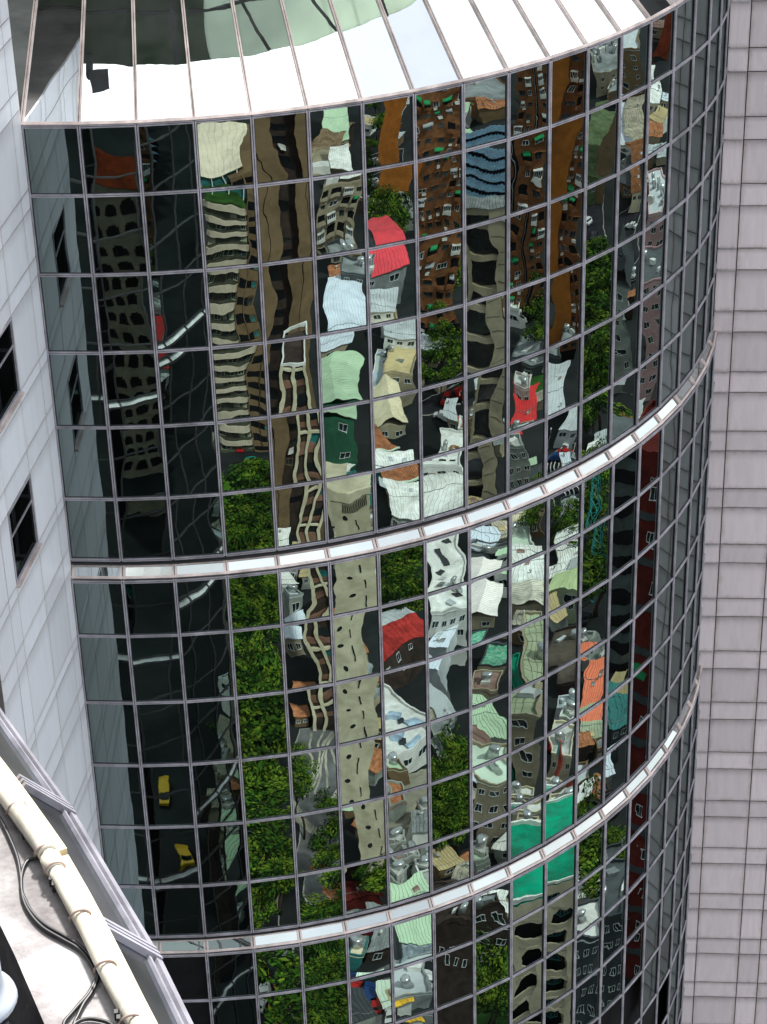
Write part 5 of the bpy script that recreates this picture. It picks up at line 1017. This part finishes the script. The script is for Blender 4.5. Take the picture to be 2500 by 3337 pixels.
# ---- small sheds and lean-tos between the houses
F=[(149.3, -439.7, 161.0, 3.6, 5.5, 2.2, 'fan5'), (141.2, -430.1, 155.0, 5.0, 4.7, 2.3, 'fan5'), (143.8, -420.5, 141.0, 5.6, 3.1, 2.8, 'fan5'), (148.2, -411.8, 173.0, 5.1, 5.2, 3.1, 'fan5'), (136.7, -407.1, 140.0, 5.4, 5.0, 3.2, 'fan5'), (139.1, -388.9, 137.0, 3.3, 3.8, 3.4, 'fan5'), (136.9, -381.7, 165.0, 3.5, 4.6, 2.5, 'apt5'), (123.9, -373.7, 137.0, 3.1, 2.8, 3.5, 'apt5'), (126.2, -368.1, 168.0, 6.2, 4.0, 3.2, 'apt5'), (123.6, -358.5, 185.0, 5.2, 3.0, 2.8, 'apt5'), (114.9, -350.3, 166.0, 5.5, 5.8, 2.8, 'tk5'), (114.8, -341.3, 156.0, 6.0, 4.5, 3.3, 'br5'), (114.8, -332.8, 157.0, 3.2, 5.3, 3.0, 'br5'), (111.6, -328.5, 141.0, 4.2, 2.8, 3.7, 'br5'), (104.3, -322.4, 171.0, 5.8, 5.3, 3.4, 't3side'), (111.1, -316.8, 156.0, 4.6, 3.3, 4.5, 'b4'), (101.7, -306.4, 183.0, 2.0, 5.9, 2.6, 'b4'), (103.3, -299.2, 155.0, 1.9, 2.7, 2.7, 'b4'), (105.4, -293.5, 143.0, 2.7, 3.0, 3.5, 'b4'), (99.8, -291.0, 171.0, 3.4, 2.7, 3.3, 'b4'), (96.1, -285.9, 174.0, 3.8, 3.1, 3.9, 'b4'), (95.3, -280.3, 144.0, 2.1, 2.7, 3.5, 'b4'), (83.0, -258.1, 156.0, 3.2, 4.6, 3.8, 'b4l'), (85.5, -252.8, 152.0, 3.0, 2.6, 4.1, 'b4l'), (80.0, -249.9, 185.0, 3.9, 4.6, 4.5, 'b4l'), (80.0, -243.9, 184.0, 2.2, 2.9, 4.5, 'b4l'), (83.7, -240.1, 167.0, 2.9, 4.3, 3.1, 'b4l'), (78.3, -238.1, 183.0, 3.0, 3.2, 3.3, 'f4'), (79.3, -231.5, 151.0, 2.4, 2.7, 2.9, 'f4'), (71.6, -219.7, 164.0, 2.5, 4.1, 3.7, 'f4'), (61.4, -179.8, 163.0, 2.1, 3.0, 2.7, 'w5'), (218.7, -383.3, 128.0, 3.9, 3.4, 3.3, 'mg5'), (208.8, -373.7, 165.0, 6.3, 3.1, 3.8, 'fan5'), (204.2, -365.4, 172.0, 3.2, 4.0, 3.1, 'fan5'), (206.0, -354.2, 140.0, 6.4, 3.1, 2.3, 'apt5'), (180.8, -327.2, 155.0, 5.4, 5.2, 3.3, 'apt5'), (162.5, -290.6, 144.0, 4.6, 4.3, 4.0, 'br5'), (155.3, -285.7, 149.0, 4.0, 4.9, 3.0, 'br5'), (147.5, -260.1, 130.0, 2.3, 2.8, 4.4, 'm5'), (141.3, -244.7, 155.0, 3.4, 3.1, 2.3, 'te5'), (135.5, -243.7, 152.0, 3.2, 5.3, 3.1, 'te5'), (130.6, -243.0, 143.0, 2.1, 3.8, 3.3, 'c5'), (136.2, -237.5, 170.0, 3.3, 3.1, 2.4, 'te5'), (127.7, -234.2, 138.0, 3.3, 3.0, 3.3, 'te5'), (132.0, -230.5, 125.0, 3.1, 4.8, 3.8, 'te5'), (122.4, -224.9, 137.0, 2.3, 3.7, 2.2, 'te5'), (118.8, -223.3, 168.0, 2.8, 2.5, 3.4, 'te5'), (119.7, -215.5, 170.0, 2.8, 5.9, 2.7, 'te5'), (114.5, -214.1, 134.0, 2.4, 2.6, 4.2, 'f4'), (117.1, -207.7, 168.0, 2.2, 2.6, 3.9, 'red6'), (112.7, -202.9, 129.0, 2.8, 5.0, 3.0, 'f4'), (107.3, -195.8, 149.0, 2.9, 3.2, 3.3, 'w5'), (108.0, -191.1, 131.0, 2.1, 3.4, 4.2, 'w5'), (105.5, -186.7, 129.0, 3.0, 3.6, 2.6, 'w5'), (98.6, -186.6, 172.0, 3.4, 4.6, 2.4, 'w5'), (96.6, -180.9, 127.0, 3.4, 4.0, 2.3, 'w5'), (96.4, -175.6, 133.0, 2.6, 2.6, 3.3, 'w5'), (88.0, -156.6, 139.0, 3.6, 3.3, 3.1, 'g5a'), (77.1, -147.8, 162.0, 3.2, 3.3, 3.6, 'can5'), (308.4, -362.5, 151.0, 4.2, 5.0, 2.8, 'slab6'), (288.8, -358.0, 121.0, 5.2, 5.7, 4.0, 'slab6'), (293.4, -347.1, 124.0, 3.7, 4.8, 3.7, 'slab6'), (288.3, -339.1, 115.0, 3.4, 4.2, 3.6, 'slab6'), (260.0, -313.3, 128.0, 5.1, 3.0, 3.9, 'slab6'), (262.5, -307.6, 136.0, 3.5, 5.3, 4.0, 'slab6'), (183.4, -229.3, 140.0, 3.6, 3.7, 4.2, 'tc6'), (176.5, -208.8, 144.0, 3.3, 2.7, 4.2, 'w6'), (168.6, -207.5, 159.0, 3.2, 4.6, 3.7, 'w6'), (133.4, -166.3, 158.0, 3.1, 3.8, 3.9, 'wb6'), (127.5, -161.0, 143.0, 2.5, 4.1, 3.3, 'wb6'), (128.5, -156.9, 126.0, 2.0, 2.6, 3.2, 'wb6'), (125.8, -151.2, 154.0, 2.7, 4.0, 4.4, 'wb6'), (120.7, -151.3, 159.0, 3.5, 2.7, 4.2, 'mint6'), (115.9, -149.1, 123.0, 2.9, 3.3, 4.3, 'mint6'), (120.4, -146.0, 156.0, 2.2, 4.2, 4.3, 'mint6'), (369.8, -304.3, 129.0, 5.8, 3.6, 2.3, 'fl8'), (363.8, -298.1, 137.0, 5.1, 4.4, 4.1, 'fl8'), (344.6, -297.2, 131.0, 5.5, 4.0, 3.5, 'slab6'), (339.1, -290.1, 146.0, 6.1, 3.0, 4.2, 'slab6'), (326.1, -278.4, 132.0, 6.5, 3.7, 4.5, 'slab6'), (314.2, -270.4, 122.0, 6.3, 4.3, 3.1, 'apt7'), (316.2, -264.2, 147.0, 5.4, 5.1, 4.3, 'apt7'), (305.8, -261.6, 110.0, 3.4, 4.9, 3.7, 'apt7'), (307.1, -252.6, 141.0, 3.2, 4.7, 4.1, 'apt7'), (295.9, -251.2, 149.0, 3.4, 3.3, 3.6, 'apt7'), (292.7, -240.5, 113.0, 3.2, 4.2, 3.1, 'apt7'), (261.1, -223.7, 107.0, 4.9, 4.3, 3.7, 'apt7'), (251.0, -217.0, 151.0, 2.3, 3.7, 3.4, 'apt7'), (239.7, -204.5, 118.0, 2.5, 3.7, 3.9, 'w7a'), (238.0, -199.0, 117.0, 3.8, 4.9, 4.0, 'w7a'), (207.7, -178.3, 132.0, 2.5, 2.8, 3.0, 'w7b'), (202.6, -173.5, 105.0, 3.1, 5.2, 4.3, 'w7b'), (165.4, -142.6, 127.0, 3.4, 4.3, 3.9, 'al7a'), (141.9, -125.6, 152.0, 3.8, 4.1, 3.3, 'al7b'), (144.2, -124.1, 147.0, 2.9, 2.7, 2.5, 'mj8'), (138.5, -119.0, 125.0, 4.0, 4.5, 3.5, 'dk8'), (131.1, -118.2, 137.0, 2.4, 3.4, 2.6, 'dk7'), (131.4, -113.9, 138.0, 2.7, 3.1, 3.0, 'dk7'), (127.0, -114.2, 133.0, 2.4, 3.8, 2.2, 'dk7'), (126.3, -108.5, 110.0, 3.8, 3.5, 2.3, 'dk7'), (396.7, -233.1, 99.0, 6.3, 3.9, 3.4, 'fl8'), (399.5, -224.2, 131.0, 6.2, 3.4, 4.5, 'fl8'), (384.0, -224.9, 124.0, 3.9, 3.3, 2.5, 'fl8'), (332.5, -189.6, 132.0, 5.6, 4.6, 3.6, 'blue8'), (323.0, -186.2, 136.0, 3.3, 3.9, 3.0, 'blue8'), (318.1, -181.5, 95.0, 5.9, 4.4, 3.3, 'blue8'), (303.7, -178.6, 140.0, 4.0, 5.0, 2.8, 'blue8'), (307.9, -172.8, 94.0, 5.9, 5.7, 2.8, 'blue8'), (297.0, -171.8, 102.0, 3.7, 5.6, 2.9, 'blue8'), (292.8, -167.5, 126.0, 2.3, 3.5, 3.6, 'blue8'), (281.4, -167.0, 129.0, 3.9, 3.6, 2.6, 'fr8'), (274.0, -161.1, 98.0, 2.2, 2.9, 3.0, 'fr8'), (265.8, -159.6, 127.0, 3.2, 4.3, 4.2, 'fr8'), (264.3, -150.9, 98.0, 3.9, 5.7, 3.5, 'fr8'), (251.7, -149.4, 101.0, 2.5, 5.6, 2.3, 'fr8'), (223.4, -133.1, 125.0, 3.4, 3.3, 2.6, 'd8'), (226.2, -129.4, 121.0, 3.1, 2.8, 4.4, 'd8'), (184.0, -111.5, 134.0, 2.0, 3.2, 4.2, 'mi8'), (179.3, -111.0, 123.0, 3.1, 2.8, 2.7, 'mi8'), (175.1, -108.0, 133.0, 3.0, 2.6, 3.0, 'mj8'), (178.6, -104.3, 110.0, 3.5, 4.5, 2.9, 'mi8'), (166.1, -97.8, 103.0, 3.9, 3.7, 3.4, 'mj8'), (161.3, -99.8, 129.0, 2.3, 3.8, 4.5, 'mj8'), (156.8, -95.3, 103.0, 3.3, 3.5, 2.3, 'mj8'), (151.9, -91.4, 131.0, 2.1, 3.1, 2.7, 'dk8'), (466.9, -159.5, 107.0, 3.5, 5.2, 3.9, 'fl8'), (452.0, -163.0, 117.0, 6.4, 5.9, 2.5, 'fl8'), (438.4, -160.6, 98.0, 6.4, 4.6, 2.6, 'fl8'), (429.9, -157.8, 122.0, 4.0, 5.4, 2.7, 'fl8'), (428.4, -147.8, 106.0, 3.3, 3.6, 3.1, 'fl8'), (417.8, -148.9, 99.0, 3.6, 5.6, 3.8, 'fl8'), (404.5, -148.4, 109.0, 6.2, 4.2, 3.2, 'apt9'), (397.7, -141.3, 132.0, 6.1, 2.6, 3.0, 'apt9'), (384.0, -140.1, 92.0, 3.2, 3.6, 3.0, 'apt9'), (372.0, -135.4, 112.0, 4.6, 4.8, 2.2, 'apt9'), (354.5, -130.5, 98.0, 4.0, 4.1, 4.4, 'apt9'), (299.2, -108.8, 112.0, 3.5, 4.1, 2.6, 'bk9'), (279.1, -105.9, 126.0, 2.2, 3.8, 4.6, 'red9'), (278.4, -102.0, 116.0, 2.6, 2.9, 2.4, 'red9'), (269.9, -103.7, 124.0, 3.2, 3.9, 4.1, 'gf9'), (272.7, -98.0, 123.0, 3.6, 4.4, 2.9, 'gf9'), (262.7, -98.2, 131.0, 3.5, 4.2, 3.1, 'gf9'), (258.6, -92.6, 103.0, 3.0, 2.7, 3.4, 'cr9'), (227.6, -86.6, 99.0, 3.3, 2.6, 3.1, 'be9'), (182.1, -71.8, 96.0, 3.6, 3.4, 4.0, 'wp9'), (174.2, -69.0, 108.0, 2.0, 2.9, 3.9, 'wp9'), (176.7, -66.5, 126.0, 2.2, 3.3, 3.3, 'wp9'), (169.3, -67.6, 97.0, 2.9, 2.7, 2.8, 'wp9'), (171.2, -64.7, 115.0, 3.4, 4.4, 4.0, 'wp9'), (163.6, -66.9, 133.0, 2.2, 2.6, 3.9, 'wp9'), (160.7, -63.4, 116.0, 2.0, 3.9, 4.4, 'court9'), (155.3, -62.5, 109.0, 3.8, 3.1, 2.9, 'court9'), (484.5, -83.7, 82.0, 5.6, 3.8, 3.9, 'm11a'), (482.8, -77.2, 88.0, 4.5, 5.3, 3.2, 'm11a'), (472.2, -76.0, 115.0, 6.0, 2.7, 3.7, 'm11a'), (456.8, -78.0, 90.0, 6.1, 3.0, 3.4, 'm11a'), (446.9, -74.6, 83.0, 5.4, 4.9, 2.4, 'm11a'), (437.5, -74.2, 98.0, 3.9, 4.0, 2.9, 'ol11'), (423.4, -75.3, 74.0, 5.2, 3.8, 3.1, 'ol11'), (424.4, -69.1, 85.0, 6.3, 3.0, 3.9, 'ol11'), (412.5, -72.3, 105.0, 5.9, 3.6, 2.6, 'ol11'), (409.4, -66.1, 110.0, 5.3, 4.5, 4.2, 'ol11'), (396.5, -66.9, 113.0, 3.3, 5.3, 4.6, 'win10'), (385.3, -70.5, 79.0, 5.4, 5.4, 4.1, 'win10'), (375.0, -65.5, 92.0, 3.3, 3.5, 3.9, 'win10'), (369.0, -62.1, 110.0, 4.1, 3.2, 4.1, 'win10'), (359.8, -64.9, 103.0, 5.8, 3.1, 3.3, 'win10'), (350.7, -60.5, 97.0, 6.3, 3.9, 4.0, 'win10'), (285.1, -49.2, 123.0, 2.1, 3.0, 2.7, 'lg10'), (252.4, -49.0, 110.0, 3.5, 3.4, 3.7, 'wr10'), (253.6, -45.4, 92.0, 3.8, 3.5, 3.7, 'wr10'), (241.1, -46.2, 118.0, 2.3, 4.2, 3.9, 'lgn10'), (213.9, -42.1, 85.0, 2.4, 4.4, 3.7, 'pw10'), (193.5, -40.1, 119.0, 3.2, 2.9, 3.1, 'wp10'), (187.0, -39.5, 102.0, 3.6, 3.3, 2.5, 'wp10'), (180.8, -38.7, 85.0, 1.9, 2.9, 3.6, 'wp10'), (181.7, -36.7, 104.0, 3.2, 3.6, 2.4, 'wp10'), (174.5, -37.0, 79.0, 2.0, 3.7, 4.0, 'wp10'), (172.1, -33.3, 76.0, 2.2, 4.0, 3.2, 'court10'), (473.7, 6.1, 64.0, 5.4, 4.5, 3.4, 'm11a'), (463.4, 5.9, 81.0, 5.4, 4.9, 3.5, 'm11a'), (370.3, 0.8, 71.0, 3.8, 3.3, 4.5, 'ol11'), (340.6, -4.5, 95.0, 3.5, 2.5, 4.1, 'win10'), (295.6, -2.6, 81.0, 3.1, 4.6, 2.7, 'lg10'), (297.9, 0.4, 97.0, 3.5, 4.5, 2.3, 'sg12'), (283.5, -4.6, 67.0, 3.6, 4.2, 2.2, 'gd10'), (256.5, -5.0, 89.0, 2.1, 2.5, 2.8, 'or11'), (233.1, -5.3, 66.0, 3.9, 4.4, 2.4, 'or11'), (209.4, -6.4, 102.0, 2.2, 4.4, 4.5, 'sg11'), (209.0, -2.6, 106.0, 2.4, 4.0, 3.2, 'sg11'), (201.7, -7.2, 85.0, 3.7, 4.0, 3.0, 'sg11'), (196.3, -5.8, 86.0, 3.0, 3.7, 3.8, 'ds11'), (197.5, -3.0, 65.0, 3.9, 3.0, 2.8, 'ds11'), (174.2, -5.9, 73.0, 3.9, 3.1, 3.3, 'wc11'), (501.1, 91.2, 84.0, 6.0, 5.0, 3.9, 'gb12'), (453.2, 77.6, 98.0, 5.0, 5.6, 3.4, 'gb12'), (414.0, 69.5, 91.0, 3.8, 3.4, 3.1, 'wh12'), (366.3, 61.2, 91.0, 5.3, 2.9, 2.8, 'cr12'), (356.6, 63.4, 88.0, 3.2, 3.4, 4.1, 'cr12'), (350.9, 62.1, 82.0, 2.9, 2.6, 2.6, 'sg12'), (342.1, 58.9, 96.0, 2.1, 2.6, 4.4, 'sg12'), (334.1, 54.6, 85.0, 3.9, 3.5, 4.2, 'sg12'), (315.6, 55.5, 81.0, 3.4, 4.3, 2.3, 'sg12'), (300.2, 48.4, 71.0, 2.5, 5.5, 3.0, 'sg12'), (288.0, 46.4, 74.0, 2.5, 3.1, 2.3, 'sg12'), (288.2, 50.1, 81.0, 2.5, 3.8, 2.6, 'sg12'), (281.4, 45.4, 87.0, 3.5, 3.8, 4.3, 'sg12'), (282.6, 48.4, 73.0, 3.1, 4.5, 3.2, 'sg12'), (274.4, 43.5, 67.0, 3.0, 3.0, 4.3, 'sg12'), (267.0, 44.0, 79.0, 3.3, 3.4, 2.6, 'sg12'), (256.3, 39.0, 74.0, 3.6, 3.5, 3.4, 'gl12'), (247.7, 37.4, 58.0, 2.3, 4.4, 4.3, 'gl12'), (241.0, 38.6, 55.0, 2.1, 4.1, 2.6, 'gl12'), (236.0, 36.9, 58.0, 3.9, 3.5, 2.2, 'gl12'), (229.8, 35.9, 78.0, 2.5, 3.4, 2.4, 'gl12'), (220.6, 33.3, 73.0, 2.7, 2.7, 3.6, 'gl12'), (201.2, 28.6, 87.0, 2.9, 4.2, 2.7, 'dg12'), (196.1, 27.6, 95.0, 2.9, 3.5, 2.7, 'dg12'), (176.5, 25.6, 87.0, 3.0, 3.2, 2.8, 'wr12'), (487.6, 174.5, 74.0, 6.4, 4.8, 3.3, 'rb13'), (455.9, 163.3, 76.0, 5.2, 5.0, 3.2, 'rb13'), (434.9, 160.2, 69.0, 3.3, 3.6, 4.4, 'ww13'), (422.7, 152.4, 45.0, 3.6, 5.8, 3.6, 'ww13'), (412.8, 146.9, 70.0, 6.3, 5.6, 3.8, 'ww13'), (405.3, 142.4, 88.0, 3.8, 4.7, 3.5, 'ww13'), (403.2, 148.1, 74.0, 5.8, 2.6, 2.7, 'ww13'), (386.8, 135.9, 83.0, 4.4, 3.2, 4.0, 'pk13'), (385.5, 140.6, 75.0, 5.6, 4.1, 3.2, 'pk13'), (376.5, 134.3, 73.0, 3.7, 3.7, 2.6, 'pk13'), (339.0, 119.8, 54.0, 2.8, 4.8, 4.2, 'pk13'), (328.5, 115.7, 74.0, 3.8, 2.8, 3.6, 'pk13'), (318.1, 111.2, 71.0, 2.1, 4.2, 3.6, 'pb13'), (287.8, 97.9, 51.0, 2.3, 4.9, 3.5, 'pb13'), (280.4, 95.8, 62.0, 2.1, 5.6, 4.0, 'pb13'), (268.1, 90.0, 65.0, 2.3, 4.5, 3.7, 'pb13'), (267.9, 92.7, 64.0, 3.4, 3.2, 4.2, 'pb13'), (259.4, 86.7, 57.0, 2.0, 5.3, 3.8, 'pb13'), (258.1, 88.5, 79.0, 2.0, 2.5, 2.6, 'pb13'), (250.3, 83.9, 72.0, 3.4, 5.4, 2.3, 'pb13'), (243.5, 80.7, 82.0, 2.9, 5.5, 2.4, 'gl12'), (242.2, 83.8, 57.0, 2.8, 3.2, 3.6, 'gl12'), (236.1, 78.2, 50.0, 1.9, 3.1, 2.9, 'gl12'), (229.1, 78.3, 59.0, 2.1, 5.6, 2.2, 'gl12'), (224.5, 75.1, 48.0, 3.0, 3.0, 3.1, 'gl12'), (218.7, 71.7, 51.0, 2.3, 3.0, 4.3, 'gl12'), (212.2, 70.6, 58.0, 1.9, 3.2, 4.3, 'gl12'), (207.2, 66.4, 71.0, 3.5, 3.9, 2.9, 'gl12'), (200.9, 67.1, 89.0, 2.1, 3.2, 3.9, 'dg12'), (196.0, 63.6, 76.0, 3.2, 2.7, 3.7, 'dg12'), (186.5, 58.3, 51.0, 3.7, 3.7, 2.4, 'wr12'), (188.6, 61.9, 81.0, 2.8, 4.2, 2.7, 'dg12'), (180.4, 57.4, 79.0, 2.6, 3.3, 2.3, 'rr13'), (174.0, 54.2, 84.0, 2.8, 4.0, 2.5, 'rr13'), (168.7, 52.8, 85.0, 2.6, 3.7, 3.8, 'rr13')]

short = {}
for o in list(col.objects):
    if o.type == 'EMPTY' and o.get('category') in ('building', 'factory'): short[(round(o.location.x), round(o.location.y))] = ' '.join(o['label'].split()[:5])
RN = [('white', WRF), ('grey', GRY), ('pale grey', LGR), ('mint', MNT), ('rusty', TER), ('tan', TANR), ('dark slate', DGR), ('brown', PKB), ('bluish', BLW), ('weathered', mat('weathered sheet', (0.40, 0.37, 0.29), .8, scale=1.2))]
WL = [('white', WHT), ('beige', BEI), ('grey', SGR), ('brown', DBR), ('tan', TAN)]
seen_l = {}
for (x, y, hd_, w_, d_, h_, nk) in F:
    rc, rm = lr.choice(RN); wc, wm = lr.choice(WL); kd = lr.choice(['corr', 'corr', 'flat', 'gable'])
    T['shed_'] = (x, y, hd_, w_, d_, h_); nb_l = short.get((round(T[nk][0]), round(T[nk][1])), 'street')
    lab = f"small {rc} roofed shed with {wc} walls near the {nb_l}"; seen_l[lab] = seen_l.get(lab, 0) + 1
    if seen_l[lab] > 1: lab = lab.replace('small', 'another small')
    r_ = low_house('shed_', lab, wm, rm, kd, name='shed', wins=lr.choice([0, 1, 2]), hmin=2.2, clutter=lr.choice([0, 1, 3]), rise=lr.uniform(.4, 1.4))[0]
    r_['group'] = 'small sheds between the houses'
# ---- street lamps and poles along the roads
lm = MB(); lm.tube([(0, 0, 0), (0, 0, 7.5), (.4, 0, 8.2), (1.6, 0, 8.4)], [.09, .06, .05, .04], 8); pole_me = lm.mesh('pole', GRY); lm = MB(); lm.box(1.4, 2.1, -.14, .14, 8.32, 8.48); head_me = lm.mesh('lamp_head', LGR)
lamps = [(G['road3'][0], .08, (.1, .4, .7, .95)), (G['road3'][0], .92, (.25, .6, .9)), (G['road6'][0], .2, (.3, .7)), (G['road10'][0], .1, (.2, .7)), (G['road11'][0], .15, (.2, .5, .8)), (G['road12'][0], .8, (.3, .7))]
for P_, s_, ts in lamps:
    for t_ in ts:
        p = along(P_, s_, t_); o = thing('street_lamp', 'thin grey street lamp standing at the edge of a reflected road', 'street lamp', (p.x, p.y, .014), lr.uniform(0, 6), 'street lamps along the reflected roads'); place('pole', pole_me, o); place('lamp_head', head_me, o)
# ---- loose things on the streets between the houses
k_ = 0
tbl = {'al7a': 'grey corrugated alley roof', 'w6': 'long white roofed house', 'mj8': 'pale mint roof', 'be9': 'beige and white double roof', 'lg10': 'light grey ribbed roof', 'pw10': 'grey white pool roof', 'sg12': 'sage grey facade', 'mint6': 'big mint roof', 'g5a': 'teal cladding box', 'te5': 'teal netted roof', 'tk5': 'dark roofed block'}
for key, n_ in (('al7a', 3), ('w6', 2), ('mj8', 3), ('be9', 2), ('lg10', 3), ('pw10', 2), ('sg12', 2), ('mint6', 2), ('g5a', 3), ('te5', 2), ('tk5', 2)):
    x, y, hd, w2, d2, h2 = T[key]; a = R(hd)
    for i in range(n_):
        dd, ll = -lr.uniform(2.5, 6.5), lr.uniform(-.5, .5) * w2 + lr.choice([-3, 0, 3])
        px, py = x + math.sin(a) * dd + math.cos(a) * ll, y + math.cos(a) * dd - math.sin(a) * ll
        c = lr.choice(['white', 'grey', 'dark', 'red', 'blue']); k_ += 1
        car(px, py, R(lr.choice([10, 80, 100, 170])) - a, mat('car paint ' + c, CC[c], .3, .2, var=.04), f'small {c} car in the lane before the ' + ' '.join(str(tbl[key]).split()[:6]) + (' , first one', ', another one', ', a third one')[i].replace(' ,', ','))
# grey floodlight hanging under the canopy, seen as a dark blot in the white sloping glass
fl = thing('floodlight', 'dark grey floodlight on a bent arm mirrored as a blot in the white sloping glass', 'floodlight', (-2.81, -16.2, 177.05))
b = MB(); b.bar((-.12, .38, .88), (-.05, -.02, .1), .16, .10); b.bar((-.05, -.02, .1), (.12, 0, -.05), .12, .08); b.build('arm', mat('dark lamp metal', (0.05, 0.06, 0.07), .6), fl)
b = MB(); b.hexa([(-.06, -.3, -.2), (.42, -.26, -.12), (.46, .26, -.1), (-.02, .3, -.2), (.02, -.2, .12), (.34, -.2, .14), (.36, .2, .14), (.04, .2, .12)]); b.build('lamp_body', mat('dark lamp metal', (0.05, 0.06, 0.07), .6), fl)
